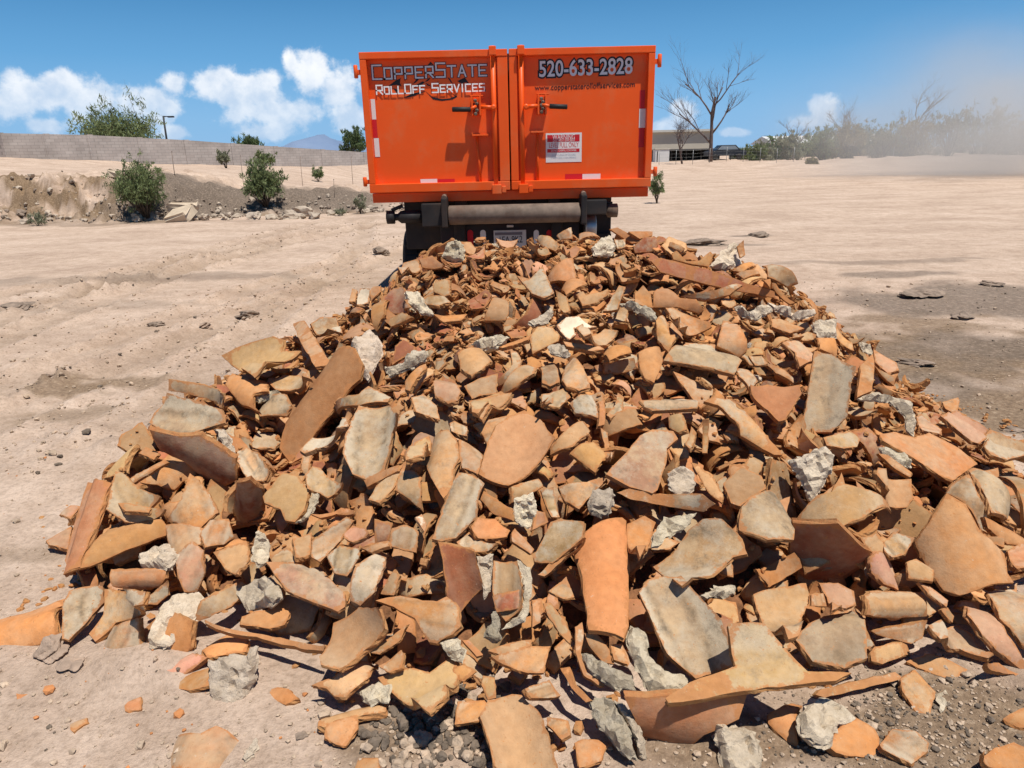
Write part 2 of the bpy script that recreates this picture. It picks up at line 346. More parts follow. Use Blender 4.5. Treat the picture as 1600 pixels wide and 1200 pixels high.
M_block = None
def build_wall():
    m = bpy.data.materials.new('concrete_block'); m.use_nodes = True; nt = m.node_tree; L = nt.links.new
    b = nt.nodes['Principled BSDF']; b.inputs['Roughness'].default_value = .95; b.inputs['Specular IOR Level'].default_value = .1
    tc = nt.nodes.new('ShaderNodeTexCoord'); mp = nt.nodes.new('ShaderNodeMapping'); mp.inputs['Rotation'].default_value = (R(90), 0, 0)
    L(tc.outputs['Object'], mp.inputs[0])
    br = nt.nodes.new('ShaderNodeTexBrick'); L(mp.outputs[0], br.inputs[0]); br.inputs['Scale'].default_value = 1.0
    br.inputs['Brick Width'].default_value = .42; br.inputs['Row Height'].default_value = .21; br.inputs['Mortar Size'].default_value = .012
    br.inputs['Color1'].default_value = (.45, .405, .37, 1); br.inputs['Color2'].default_value = (.39, .345, .315, 1); br.inputs['Mortar'].default_value = (.29, .26, .24, 1)
    n = nt.nodes.new('ShaderNodeTexNoise'); n.inputs['Scale'].default_value = .7; n.inputs['Detail'].default_value = 6; L(tc.outputs['Object'], n.inputs[0])
    r = nt.nodes.new('ShaderNodeMapRange'); L(n.outputs[0], r.inputs[0]); r.inputs[1].default_value = .3; r.inputs[2].default_value = .7; r.inputs[3].default_value = .78; r.inputs[4].default_value = 1.12
    mx = nt.nodes.new('ShaderNodeMix'); mx.data_type = 'RGBA'; mx.blend_type = 'MULTIPLY'; mx.inputs[0].default_value = 1
    L(br.outputs[0], mx.inputs[6]); L(r.outputs[0], mx.inputs[7]); L(mx.outputs[2], b.inputs['Base Color'])
    pts = [(-120, 205, 44), (0, 208, 52), (140, 211, 55), (290, 219, 59), (430, 229, 64), (570, 238, 70), (700, 243, 76), (800, 246, 80)]
    W = empty('block_wall', (0, 0, 0)); tag(W, 'long grey concrete block wall along the top of the left dirt bank', 'wall')
    wall = MB(); P = [at(*p) for p in pts]
    k = 0
    for a, c in zip(P, P[1:]):
        n_ = max(2, int(np.hypot(*(c-a)[:2])/3.2))
        for i in range(n_):
            p, q = a+(c-a)*i/n_, a+(c-a)*(i+1)/n_
            dirv = (q-p)[:2]/np.hypot(*(q-p)[:2]); nr = np.array([dirv[1], -dirv[0]])*.1
            top = p[2]
            zb = min(gz(p[0], p[1]), gz(q[0], q[1]))-.4
            quad = [(p[0]+nr[0], p[1]+nr[1]), (q[0]+nr[0], q[1]+nr[1]), (q[0]-nr[0], q[1]-nr[1]), (p[0]-nr[0], p[1]-nr[1])]
            A_ = [wall.bm.verts.new((u, v, zb)) for u, v in quad]; B_ = [wall.bm.verts.new((u, v, zt_)) for (u, v), zt_ in zip(quad, (p[2], q[2], q[2], p[2]))]
            wall.bm.faces.new(A_[::-1]); wall.bm.faces.new(B_)
            for j in range(4): wall.bm.faces.new((A_[j], A_[(j+1) % 4], B_[(j+1) % 4], B_[j]))
            # pilaster at each joint
            pl = [(p[0]+dirv[0]*s1*.2+nr[0]*s2*1.5, p[1]+dirv[1]*s1*.2+nr[1]*s2*1.5) for s1, s2 in ((-1, 1), (1, 1), (1, -1), (-1, -1))]
            pm = MB(); pm.poly([(u, v, zb) for u, v in pl], (0, 0, top+.03-zb)); pm.build('pilaster', m, W)
            k += 1
    wall.build('wall', m, W)
build_wall()

# vegetation
def leafmat(name, c1, c2):
    m = mat(name, c1, .7, col2=c2, vscale=1.5, spec=.2); nt = m.node_tree; b = nt.nodes['Principled BSDF']; out = nt.nodes['Material Output']
    t = nt.nodes.new('ShaderNodeBsdfTranslucent'); mx = nt.nodes.new('ShaderNodeMixShader'); mx.inputs[0].default_value = .35
    src = b.inputs['Base Color'].links[0].from_socket; nt.links.new(src, t.inputs[0]); nt.links.new(b.outputs[0], mx.inputs[1]); nt.links.new(t.outputs[0], mx.inputs[2]); nt.links.new(mx.outputs[0], out.inputs[0]); return m
LM = {'green': leafmat('desert_leaf', (.14, .18, .075), (.25, .29, .13)), 'dark': leafmat('dark_leaf', (.08, .12, .05), (.16, .21, .09)),
      'grey': leafmat('grey_leaf', (.20, .21, .13), (.31, .30, .20)), 'straw': leafmat('straw_leaf', (.20, .16, .07), (.30, .25, .11))}
BARK = mat('bark', (.10, .075, .055), .95, var=.3, vscale=6); DEADBARK = mat('dead_bark', (.13, .095, .085), .95, var=.3, vscale=6)
def foliage(name, centers, n, leaf, m, parent, seed, asp=5.0):
    """leaf blades spread through clumps: centers = (x,y,z,r)"""
    g = np.random.default_rng(seed); V = []; F = []
    cs = np.array(centers); wts = cs[:, 3]**2; wts = wts/wts.sum()
    n = int(n*1.1); idx = g.choice(len(cs), n, p=wts)
    d = g.normal(size=(n, 3)); d /= np.linalg.norm(d, axis=1)[:, None]
    p = cs[idx, :3] + d*(cs[idx, 3]*g.random(n)**.45)[:, None]
    o = np.array(parent.location)
    p = p-o
    for i in range(n):
        a = g.normal(size=3)*.8+np.array([0, 0, 1.0]); a /= np.linalg.norm(a); b = np.cross(a, g.normal(size=3)); b /= np.linalg.norm(b)
        s = leaf*.5*(.6+.8*g.random()); k = len(V)
        V += [p[i]-a*s*asp/2, p[i]+b*s/2, p[i]+a*s*asp/2, p[i]-b*s/2]; F.append((k, k+1, k+2, k+3))
    me = mesh_from(name, V, F, [m]); ob = bpy.data.objects.new(name, me); C.objects.link(ob); ob.parent = parent
    return ob
def bush(px, pb, Y, wpx, hpx, leaf, n, mk, label, seed, name='desert_bush', cat='bush', group=None, clumps=12, low=.30):
    base = stand(px, pb, Y); s = Y/FPX/.95; W, H = wpx*s, hpx*s
    base[2] = at(px, pb, base[1])[2] if abs(at(px, pb, base[1])[2]-base[2]) < 1.5 else base[2]
    base[2] = min(base[2], gz(base[0], base[1]))
    e = empty(name, base-np.array([0, 0, .05])); tag(e, label, cat, group)
    g = np.random.default_rng(seed); st = MB(); cs = []
    for i in range(clumps):
        a = g.random()*6.283; rr = g.random()**.6*W*.36
        h = H*(low+(.92-low)*g.random()*(1-.5*(rr/(W*.5))**2)); r_ = max(W, H)*(.07+.09*g.random())
        c = base+np.array([rr*math.cos(a), rr*math.sin(a)*.8, min(h, H-r_*.7)]); cs.append((*c, r_))
        mid = base+(c-base)*.5+g.normal(size=3)*W*.03
        st.tube([base+g.normal(size=3)*.02*W*np.array([1, 1, 0]), mid, c], [.012*H, .009*H, .003*H], 5)
        for q in range(5):
            tip = c+g.normal(size=3)*r_*1.0+np.array([0, 0, r_*.7]); st.tube([c, tip], [.004*H, .001*H], 4); cs.append((*(c+(tip-c)*.75), r_*.38))
    st.build('stems', BARK, e); foliage('foliage', cs, n, leaf, LM[mk], e, seed+1)
    return e
bush(188, 240, 66, 132, 52, .16, 7000, 'green', 'large round green tree crown rising behind the left part of block wall', 11, 'mesquite_tree', 'tree', None, 60)
bush(385, 240, 76, 62, 34, .17, 2600, 'dark', 'small dark green tree behind the block wall between lamp pole and mountain', 12, 'desert_tree', 'tree', None, 12)
bush(552, 245, 74, 46, 52, .16, 2600, 'dark', 'dark green tree behind the block wall beside the container', 13, 'desert_tree', 'tree', None, 12)
bush(228, 332, 21.5, 92, 80, .05, 6500, 'green', 'feathery green bush at the foot of the left bank beside pale slabs', 14, clumps=46)
bush(415, 318, 23.5, 70, 62, .055, 4300, 'green', 'green bush on the dark mound left of the truck', 15, clumps=40)
bush(352, 252, 50, 28, 26, .11, 900, 'grey', 'small grey-green shrub standing against the block wall', 16)
bush(415, 255, 52, 42, 20, .11, 900, 'green', 'low green shrub at the wall foot above the dark mound bush', 17)
bush(496, 272, 36, 26, 20, .07, 600, 'green', 'small light shrub on the sand between wall and container', 18)
bush(55, 335, 20.5, 34, 16, .04, 500, 'grey', 'low grey weed at the foot of the eroded bank, far left', 19, 'weed', 'weed')
bush(533, 322, 22, 24, 12, .04, 320, 'grey', 'low weed among rubble just left of container', 20, 'weed', 'weed')
bush(562, 320, 22.5, 20, 30, .045, 420, 'grey', 'dry weed clump touching the left edge of the container', 21, 'weed', 'weed')
bush(1028, 280, 24, 26, 46, .05, 900, 'green', 'green weed clump showing right beside the container', 22, 'weed', 'weed')

def dead_tree(px, pb, Y, hpx, label, seed, spread=.5, name='dead_tree', lean=0, forks=5, base_r=.018, levels=4):
    base = stand(px, pb, Y); H = hpx*Y/FPX/.95; e = empty(name, base-np.array([0, 0, .1])); tag(e, label, 'tree')
    g = np.random.default_rng(seed); tr = MB(); br = MB()
    def grow(p, d, ln, r, lv, mb):
        n = 4; pts = [p]; rs = [r]; q = np.array(p)
        for i in range(n):
            d = d+g.normal(size=3)*.13; d[2] += .05; d /= np.linalg.norm(d); q = q+d*ln/n; pts.append(q.copy()); rs.append(r*(1-.5*(i+1)/n))
        mb.tube(pts, rs, 7 if lv < 2 else 4)
        if lv >= levels: return
        for i in range(forks if lv < 3 else 3):
            t = .35+.65*g.random() if lv else .3+.7*(i/forks)
            k = min(int(t*n), n-1); s = pts[k]+(pts[k+1]-pts[k])*(t*n-k)
            a = g.random()*6.283; dd = d*(.9)+np.array([math.cos(a), math.sin(a)*.8, .15])*(spread+.45*g.random()); dd /= np.linalg.norm(dd)
            grow(s, dd, ln*(.45+.28*g.random()), rs[k]*.55, lv+1, br)
    grow(base-np.array([0, 0, .1]), np.array([lean, 0, 1.0]), H*.52, H*base_r, 0, tr)
    tr.build('trunk', DEADBARK, e); br.build('branches', DEADBARK, e)
dead_tree(1110, 255, 72, 168, 'tall bare dead tree with wide forking branches right of container', 5, .34, lean=.02)
dead_tree(1066, 255, 70, 84, 'short bare dead tree before the pale flat-roofed building', 8, .75, forks=6)
dead_tree(1240, 245, 82, 70, 'small bare tree with thin upright twigs amid the hedge', 9, .6, levels=3)
dead_tree(1318, 245, 84, 82, 'reddish bare-twigged tree behind the hedge left of the smoke', 31, .6, forks=6)
dead_tree(1418, 245, 80, 112, 'grey bare tree half lost in the smoke', 33, .6, forks=5)
more = [(1160, 250, 86, 40, 26), (1195, 250, 84, 46, 34), (1222, 250, 90, 60, 40), (1262, 250, 92, 60, 58), (1300, 250, 88, 70, 56), (1345, 250, 92, 80, 66), (1390, 250, 94, 80, 74), (1440, 250, 94, 90, 84), (1500, 250, 96, 90, 96), (1560, 250, 98, 90, 100), (1600, 250, 96, 80, 90)]
MLB = ['lowest', 'second lowest', 'third', 'fourth', 'fifth', 'sixth', 'seventh', 'eighth', 'ninth', 'tenth', 'last']
for i, (px, pb, Y, w, h) in enumerate(more):
    bush(px, pb, Y, w*.85, h*.70, .17, 1700, ('green', 'grey', 'dark')[i % 3], f'{MLB[i]} leafy tree of the far rear row, counted from the bare trees rightwards', 140+i, 'row_tree', 'tree', 'leafy trees in the far rear row', clumps=22, low=.08)
bk = [(1185, 248, 76, 34, 20, 'green', 'low green bush at the end of the grey boundary fence'), (1232, 250, 78, 50, 40, 'grey', 'round grey-green bush under the small bare tree'),
      (1282, 250, 80, 55, 46, 'green', 'broad green bush between the two bare-twigged trees'), (1325, 252, 76, 60, 52, 'straw', 'yellowish dry bush under the reddish bare tree'),
      (1375, 252, 78, 60, 50, 'grey', 'grey bush directly right of the yellowish dry bush'), (1425, 252, 76, 70, 62, 'straw', 'pale straw bush seen dimly through the smoke edge'),
      (1480, 252, 80, 70, 76, 'grey', 'tall grey bush veiled by smoke'), (1530, 252, 82, 70, 80, 'green', 'tall green bush deep inside the smoke'),
      (1575, 254, 76, 60, 60, 'straw', 'straw-coloured bush inside the smoke at the right edge'), (1268, 262, 62, 22, 10, 'straw', 'small yellow weed tuft on the dirt before the hedge')]
for i, (px, pb, Y, w, h, mk, lb) in enumerate(bk):
    bush(px, pb, Y, w, h, .16, 2000, mk, lb, 40+i, 'hedge_bush', 'bush', 'bushes along the far right side', clumps=18, low=.08)
def palm(px, pb, Y, hpx):
    base = stand(px, pb, Y); H = hpx*Y/FPX/.95; e = empty('palm_tree', base); tag(e, 'tiny dark palm top above the fence right of the dead trees', 'palm')
    t = MB(); t.tube([base, base+np.array([.1, 0, H*.5]), base+np.array([.05, 0, H])], [.2, .16, .13], 8); t.build('trunk', BARK, e)
    c = MB(); g = np.random.default_rng(2); top = base+np.array([.05, 0, H])
    for i in range(34):
        a = g.random()*6.28; up = g.random()*1.3-.3; ln = 1.5+.5*g.random(); q = top.copy(); d = np.array([math.cos(a), math.sin(a), up]); d /= np.linalg.norm(d)
        s = np.cross(d, [0, 0, 1]); s /= np.linalg.norm(s)
        for k in range(4):
            q2 = q+d*ln/4; w1, w2 = .22*(1-k/4.2), .22*(1-(k+1)/4.2); c.quad([q-s*w1, q+s*w1, q2+s*w2, q2-s*w2]); q = q2; d = d+np.array([0, 0, -.28]); d /= np.linalg.norm(d)
    c.build('fronds', LM['dark'], e)
palm(1203, 250, 98, 26)

def build_far_right():
    cream = mat('cream_metal', (.52, .47, .38), .7, var=.06, vscale=.4); dark = mat('dark_matte', (.035, .033, .032), .9); whit = mat('white_paint', (.62, .62, .60), .6, var=.08, vscale=.6)  # dark: one flat near-black for windows, shed parts, latch and wheels
    # pale building
    a = at(985, 208, 96); b = at(1112, 208, 96); z0 = -.2; top = a[2]
    e = empty('warehouse', ((a[0]+b[0])/2, 96, z0)); tag(e, 'pale cream flat-roofed building behind the bare trees right of container', 'building')
    w = MB(); w.box((a[0], 96, z0), (b[0], 112, top)); w.build('wall', cream, e)
    r = MB(); r.box((a[0]-.25, 95.6, top+.003), (b[0]+.25, 112.3, top+.28)); r.build('roof', mat('pale_roof', (.58, .55, .48), .6), e)
    for k in range(5):
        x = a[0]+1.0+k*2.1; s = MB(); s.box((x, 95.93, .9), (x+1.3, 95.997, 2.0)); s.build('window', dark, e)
    # open shed and boxes
    p, q = at(1022, 232, 88), at(1142, 232, 88); zt = p[2]-.3
    e = empty('open_shed', ((p[0]+q[0])/2, 88, 0)); tag(e, 'low dark open shed in front of the cream building', 'shed')
    s = MB(); s.box((p[0], 87, zt), (q[0], 92, zt+.16)); s.build('roof', mat('shed_roof', (.10, .095, .09), .8), e)
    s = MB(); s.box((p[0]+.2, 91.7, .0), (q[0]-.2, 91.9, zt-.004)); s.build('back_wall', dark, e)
    for k in range(6):
        x = p[0]+.2+(q[0]-p[0]-.4)*k/5; s = MB(); s.box((x-.06, 87.2, .0), (x+.06, 87.32, zt-.004)); s.build('post', dark, e)
    p, q = at(1024, 240, 84), at(1046, 240, 84)
    e = empty('storage_box', ((p[0]+q[0])/2, 84, .4)); tag(e, 'small pale grey storage box standing left under the dark shed', 'box')
    s = MB(); s.box((p[0], 84, .3), (q[0], 85.5, 2.0), .04); s.build('body', whit, e); s = MB(); s.box((p[0]-.06, 83.94, 2.004), (q[0]+.06, 85.56, 2.1), .02); s.build('lid', cream, e)
    s = MB(); s.box((p[0]+.2, 83.95, .5), (p[0]+.28, 83.996, 1.8)); s.build('latch', dark, e)
    # parked pickup far off, mostly dark
    p = at(1132, 248, 80)
    e = empty('parked_car', (p[0], 80, gz(p[0], 80))); tag(e, 'dark parked car in front of the shed beside the tall dead tree', 'car'); z = gz(p[0], 80)
    s = MB(); prof = [(-2.1, .45), (-2.1, .95), (-1.2, 1.05), (-.7, 1.55), (.9, 1.55), (1.4, 1.05), (2.1, .95), (2.1, .45)]
    s.poly([(p[0]+u, 79.2, z+v) for u, v in prof], (0, 1.6, 0)); s.build('body', mat('car_paint', (.03, .035, .045), .35), e)
    s = MB(); s.poly([(p[0]+u, 79.18, z+v) for u, v in [(-1.05, 1.08), (-.62, 1.48), (.82, 1.48), (1.2, 1.08)]], (0, .015, 0)); s.build('window', mat('car_glass', (.20, .24, .28), .1), e)
    for u in (-1.3, 1.3):
        s = MB(); s.lathe((p[0]+u, 79.1, z+.33), (0, 1, 0), [(0, .22), (.02, .33), (.2, .33), (.22, .22)]); s.build('wheel', dark, e)
    # dark slatted fence
    e = empty('boundary_fence', (at(1200, 240, 92)[0], 92, 0)); tag(e, 'long dark grey-green screened fence along the far edge, right of dead trees', 'fence')
    fm = mat('fence_screen', (.055, .06, .05), .9, var=.25, vscale=.5); a, b = at(1140, 231, 92), at(1420, 231, 92)
    s = MB(); s.box((a[0], 92, .2), (b[0], 92.05, 1.6+.35)); s.build('screen', fm, e)
    n = 13
    for k in range(n):
        x = a[0]+(b[0]-a[0])*k/(n-1); s = MB(); s.tube([(x, 91.93, -.1), (x, 91.93, 2.1)], .05, 6); s.build('post', mat('galv_post', (.30, .30, .29), .5, .3) if k == 0 else bpy.data.materials['galv_post'], e)
    a, b = at(1210, 219, 118), at(1400, 214, 118)
    e = empty('far_roof_building', ((a[0]+b[0])/2, 118, 0)); tag(e, 'low white-roofed building barely showing above the hedge', 'building')
    s = MB(); s.box((a[0]+.4, 118.3, -.2), (b[0]-.4, 128, a[2]-.5)); s.build('wall', cream, e)
    s = MB(); s.poly([(a[0], 118, a[2]-.496), (a[0], 130, a[2]-.496), (a[0], 124, a[2]+.7)], (b[0]-a[0], 0, 0)); s.build('roof', whit, e)
    # chain-link fence in front of the trees: posts and rails with wire drawn between
    e = empty('wire_fence', (at(1090, 250, 68)[0], 68, 0)); tag(e, 'thin wire fence with slim posts below the dead trees', 'fence')
    gp = bpy.data.materials['galv_post']; a, b = at(1030, 250, 68), at(1240, 248, 68); z = gz(a[0], 68)
    for k in range(9):
        x = a[0]+(b[0]-a[0])*k/8; zz = gz(x, 68); s = MB(); s.tube([(x, 68, zz-.1), (x, 68, zz+1.3)], .022, 6); s.build('post', gp, e)
    s = MB()
    for hgt in (.35, .65, .95, 1.25): s.tube([(a[0]+(b[0]-a[0])*k/8, 67.96, gz(a[0]+(b[0]-a[0])*k/8, 68)+hgt) for k in range(9)], .005, 4)
    s.build('wires', gp, e)
    # slim steel posts on the left bank
    for (px, pb, Y, h, lb) in ((276, 292, 24.5, .75, 'thin dark stake on the bank right of the feathery bush'), (472, 282, 30, 1.2, 'slim rusty post on sand below the wall, left of container'), (380, 285, 27, 1.1, 'slim post standing beside the bush on dark mound'), (551, 284, 30, 1.1, 'slim post on the sand nearest the container'), (521, 290, 25, .6, 'short stake in the dark mound near the container')):
        p = stand(px, pb, Y); s = MB(); s.tube([p-np.array([0, 0, .2]), p+np.array([.01, 0, h*.5]), p+np.array([.03, 0, h])], [.011, .010, .010], 6)
        s.lathe(p+np.array([.03, 0, h-.01]), (0, 0, 1), [(0, .013), (.02, .014), (.03, .008)], 8)
        tag(s.build('steel_post', mat('rusty_post', (.22, .16, .12), .8), None, p), lb, 'post')
    # street lamp behind the wall
    p = at(261, 222, 70); t = at(255, 181, 70); t2 = at(264, 182, 70)
    e = empty('street_lamp', (p[0], 70, 0)); tag(e, 'dark lamp pole with a short arm behind the block wall', 'lamp pole'); dm = mat('dark_pole', (.03, .03, .032), .6)
    s = MB(); s.tube([(p[0], 70, 0), p, t], [.13, .10, .08], 8); s.build('pole', dm, e)
    s = MB(); s.tube([t+np.array([0, 0, -.05]), t2], [.05, .04], 6); s.build('arm', dm, e)
    s = MB(); s.box(t2+np.array([-.1, -.15, -.1]), t2+np.array([.45, .15, .04]), .03); s.build('lamp_head', dm, e)
build_far_right()

# rocks and slabs along the foot of the left bank, clods on the dirt
ROCK = mat('pale_rock', (.42, .34, .26), .95, var=.25, vscale=5, bump=.6, bscale=18); SLAB = mat('pale_slab', (.50, .40, .29), .95, var=.15, vscale=4, bump=.4, bscale=20)
CLOD = mat('dark_clod', (.24, .18, .135), .95, var=.35, vscale=14, bump=.7, bscale=40); TANCLOD = mat('tan_clod', (.36, .26, .19), .95, var=.25, vscale=14, bump=.7, bscale=40)  # dark clod colour also paints the shade of hollows in the crust
def lump(size, seed, sub=2, rough=.5, flat=1.0):
    bm = bmesh.new(); bmesh.ops.create_icosphere(bm, subdivisions=sub, radius=1)
    g = np.random.default_rng(seed); planes = [(lambda v: (v/np.linalg.norm(v), .45+.45*g.random()))(g.normal(size=3)) for _ in range(12)]
    for v in bm.verts:
        p = np.array(v.co)
        for n_, d in planes:
            q = p@n_
            if q > d: p = p-n_*(q-d)*.85
        p = p*(1+rough*float(fbm(np.array([p[0]*1.7+seed]), np.array([p[1]*1.7+p[2]*2.3]), 3)[0]))
        v.co = Vector(p*np.array(size)*np.array([1, 1, flat]))
    return bm
def rock(px, pb, Y, size, m, label, seed, name='rock', cat='rock', group=None, rz=0, ground=False):
    p = on_ground(px, pb) if ground else stand(px, pb, Y)
    if ground: p[2] = gz(p[0], p[1])
    bm = lump(size, seed, 4 if ground else 3, .75); me = bpy.data.meshes.new(name); bm.to_mesh(me); bm.free(); me.materials.append(m)
    o = bpy.data.objects.new(name, me); C.objects.link(o); o.location = (p[0], p[1], p[2]+size[2]*.45); o.rotation_euler = (0, 0, rz)
    tag(o, label, cat, group); return o
def slab(px, pb, Y, size, rot, label, dz=0):
    p = stand(px, pb, Y); m = MB(); s = np.array(size)/2; m.box(-s, s, .04)
    g = np.random.default_rng(int(px))
    for v in m.bm.verts: v.co += Vector(g.normal(size=3)*.025)
    o = m.build('concrete_slab', SLAB, None, (0, 0, 0)); o.location = (p[0], p[1], p[2]+size[2]*.5+dz); o.rotation_euler = rot; tag(o, label, 'slab', 'slabs beside the bank')
slab(284, 312, 21.6, (.80, .5, .2), (R(8), R(2), R(8)), 'flat pale slab, the upper one right of the feathery bush', .28)
slab(282, 330, 21.0, (.66, .6, .3), (R(25), R(-14), R(-12)), 'tilted pale slab, the lower one right of the feathery bush', .02)
slab(180, 292, 23.4, (.28, .2, .22), (0, R(5), R(20)), 'small pale block on the bank left of the feathery bush', .05)
RG = 'rubble rocks along the foot of left bank'
for i, (px, pb, s, lb) in enumerate([(468, 312, .30, 'largest pale rock in the rubble left of container'), (453, 325, .24, 'pale rock just below the largest rubble rock'), (490, 326, .22, 'flat pale rock right of the largest rubble rock'), (395, 322, .2, 'pale rock under the bush on dark mound'), (425, 330, .16, 'low pale rock between the mound bush and rubble'),
        (352, 328, .2, 'whitish rock at the mound foot left of the mound bush'), (318, 330, .15, 'small pale rock just right of the lower slab'), (305, 331, .12, 'smallest reddish rock touching the lower slab'), (210, 330, .16, 'pale rock at the foot of the feathery bush'), (365, 300, .14, 'pinkish rock halfway up the dark mound'),
        (515, 318, .13, 'small rock right of the rubble heap, near container'), (472, 330, .14, 'small rock at front of rubble heap'), (24, 303, .18, 'dark rock lodged in the eroded bank, far left'), (37, 322, .14, 'brown rock below the eroded bank, far left'), (440, 327, .12, 'small chip-like rock beside the second rubble rock')]):
    rock(px, pb, 21.2+(.9 if pb < 320 else 0), (s*1.5, s, s*.8), CLOD if i == 12 else ROCK, lb, 60+i, group=RG, rz=i)
for i, (px, pb, s, m, lb) in enumerate([(390, 494, .10, CLOD, 'dark crust lump on the dirt left of heap, casting a black shadow'), (245, 505, .055, CLOD, 'small dark stone on dirt left of the dark crust lump'), (70, 586, .05, CLOD, 'grey stone beside the brown loose soil, far left'), (320, 508, .07, TANCLOD, 'tan clod between two dark lumps left of heap'), (30, 482, .16, CLOD, 'flat dark clod at far left of the dirt'),
        (1440, 462, .2, CLOD, 'broad dark clod on the gravelly dirt right of heap'), (1505, 495, .12, CLOD, 'grey clod below the broad dark clod at right'), (1545, 449, .12, CLOD, 'dark clod at right, above the grey clod'), (1435, 565, .10, CLOD, 'dark stone right beside the heap flank'), (1583, 668, .055, CLOD, 'rounded dark stone at the right edge of photo'), (1100, 382, .3, CLOD, 'flat dark clod just beyond the heap ridge at right'), (1186, 369, .2, CLOD, 'thin dark slab of crust on the far dirt right of heap'),
        (83, 1020, .055, TANCLOD, 'whitish dirt clod under the leftmost barrel tile'), (118, 1050, .035, TANCLOD, 'smaller dirt clod below the whitish clod'), (471, 1150, .013, CLOD, 'small round black pebble on dirt, bottom left'), (595, 398, .12, CLOD, 'dark stone on the dirt left of tyre')]):
    rock(px, pb, 0, (s*1.5, s, s*(.3 if px > 1000 or px == 30 else .6)), m, lb, 90+i, 'clod', 'clod', 'clods lying on the dirt', i*.7, True)
# ------------------------------------------------------------------ container and truck
YF = 6.26                                  # plane of the doors' outer frame
ORANGE = mat('orange_paint', (.79, .094, .007), .45, var=.06, vscale=1.2, spec=.3, stain=(.58, .19, .075), stain_amt=.55, stain_scale=2.6, bump=.35, bscale=1.8)
BLACK = mat('black_rubber', (.018, .017, .017), .6); STEEL = mat('worn_steel', (.17, .125, .095), .75, .15, var=.3, vscale=9, stain=(.12, .05, .025), stain_amt=.8)
DARKST = mat('dark_steel', (.030, .026, .025), .6, .2, var=.3, vscale=5, stain=(.09, .055, .035), stain_amt=.6); CHROME = mat('chrome', (.62, .62, .62), .22, 1.0)
TREAD = mat('tyre_rubber', (.020, .019, .019), .85, var=.2, vscale=8, stain=(.12, .09, .065), stain_amt=.35)
WHITE = mat('reflective_white', (.68, .67, .66), .4); RED = mat('reflective_red', (.52, .012, .02), .4); INK = mat('black_vinyl', (.012, .012, .016), .45)
SILVER = mat('silver_vinyl', (.60, .62, .67), .35, .1); DULL = mat('grey_vinyl', (.50, .52, .58), .4); PLATEM = mat('plate_white', (.55, .54, .52), .45)
pTL, pTR, pBL, pBR = at(560, 82, YF), at(1026, 70, YF), at(578, 303, YF), at(1016, 291, YF)
XL, XR = (pTL[0]+pBL[0])/2, (pTR[0]+pBR[0])/2
ZT, ZB = (pTL[2]+pTR[2])/2, (pBL[2]+pBR[2])/2
def fx(px, py): return at(px, py, YF)
BOX = empty('roll_off_container', ((XL+XR)/2, YF+.07, ZB)); tag(BOX, 'orange steel roll-off container with two rear doors, phone number and warning sticker', 'container')
LEN = 4.3; YB = YF+.075
def vec(*a): return np.array(a, float)
# side walls, front wall, floor
for side, x in (('l', XL), ('r', XR)):
    s = 1 if side == 'l' else -1
    m = MB(); m.box(vec(x+s*.05, YB+.04, ZB-.03), vec(x+s*.056, YB+LEN, ZT-.03))
    w = m.build('side_wall', ORANGE, BOX)
    for k in range(8):
        y = YB+.30+k*.55; r_ = MB(); r_.box(vec(x, y, ZB+.03), vec(x+s*.0495, y+.09, ZT-.12), .008); r_.build('rib', ORANGE, w)
    m = MB(); m.box(vec(x-s*.005, YB+.04, ZT-.115), vec(x+s*.09, YB+LEN, ZT-.005), .012); m.build('top_rail', ORANGE, w)
m = MB(); m.box(vec(XL+.06, YB+LEN, ZB), vec(XR-.06, YB+LEN+.05, ZT)); m.build('front_wall', ORANGE, BOX)
m = MB(); m.box(vec(XL+.06, YB+.121, ZB-.03), vec(XR-.06, YB+LEN-.004, ZB+.02)); m.build('floor', DARKST, BOX)
m = MB(); m.box(vec(XL+.01, YB-.02, ZB-.085), vec(XR-.01, YB+.12, ZB-.004), .006); m.build('rear_sill', ORANGE, BOX)
for x in (-.42, .42):
    m = MB(); m.box(vec(x-.05, YB+.1, ZB-.2), vec(x+.05, YB+LEN, ZB-.034), .006); m.build('runner', DARKST, BOX)
m = MB(); m.box(vec(-.12, YB+.05, ZB+.0), vec(.12, YB+.07, ZT-.02)); m.build('door_gap_backing', DARKST, BOX)  # dark backing added to stop sky showing between the doors
# doors
XM = fx(796, 190)[0]
def stile_x(px): return fx(px, 190)[0]
def ribbon(mb, a, b, w, y, th):
    a, b = np.array(a), np.array(b); d = (b-a)/max(np.linalg.norm(b-a), 1e-9); n = np.array([-d[1], d[0]])*w/2; e = d*w/2
    q = [a-e+n, b+e+n, b+e-n, a-e-n]
    mb.poly([(p[0], y, p[1]) for p in q], (0, -th, 0))
GLY = {'C': [[(1, 1), (0, 1), (0, 0), (1, 0)]], 'O': [[(0, 0), (0, 1), (1, 1), (1, 0), (0, 0)]], 'P': [[(0, 0), (0, 1), (1, 1), (1, .42), (0, .42)]], 'E': [[(1, 1), (0, 1), (0, 0), (1, 0)], [(0, .5), (.8, .5)]],
       'R': [[(0, 0), (0, 1), (1, 1), (1, .42), (0, .42)], [(.45, .42), (1, 0)]], 'S': [[(1, 1), (0, 1), (0, .52), (1, .52), (1, 0), (0, 0)]], 'T': [[(-.05, 1), (1.05, 1)], [(.5, 1), (.5, 0)]], 'A': [[(0, 0), (.5, 1), (1, 0)], [(.25, .33), (.75, .33)]],
       'L': [[(0, 1), (0, 0), (1, 0)]], 'F': [[(1, 1), (0, 1), (0, 0)], [(0, .5), (.8, .5)]], 'V': [[(0, 1), (.5, 0), (1, 1)]], 'I': [[(.5, 0), (.5, 1)]]}
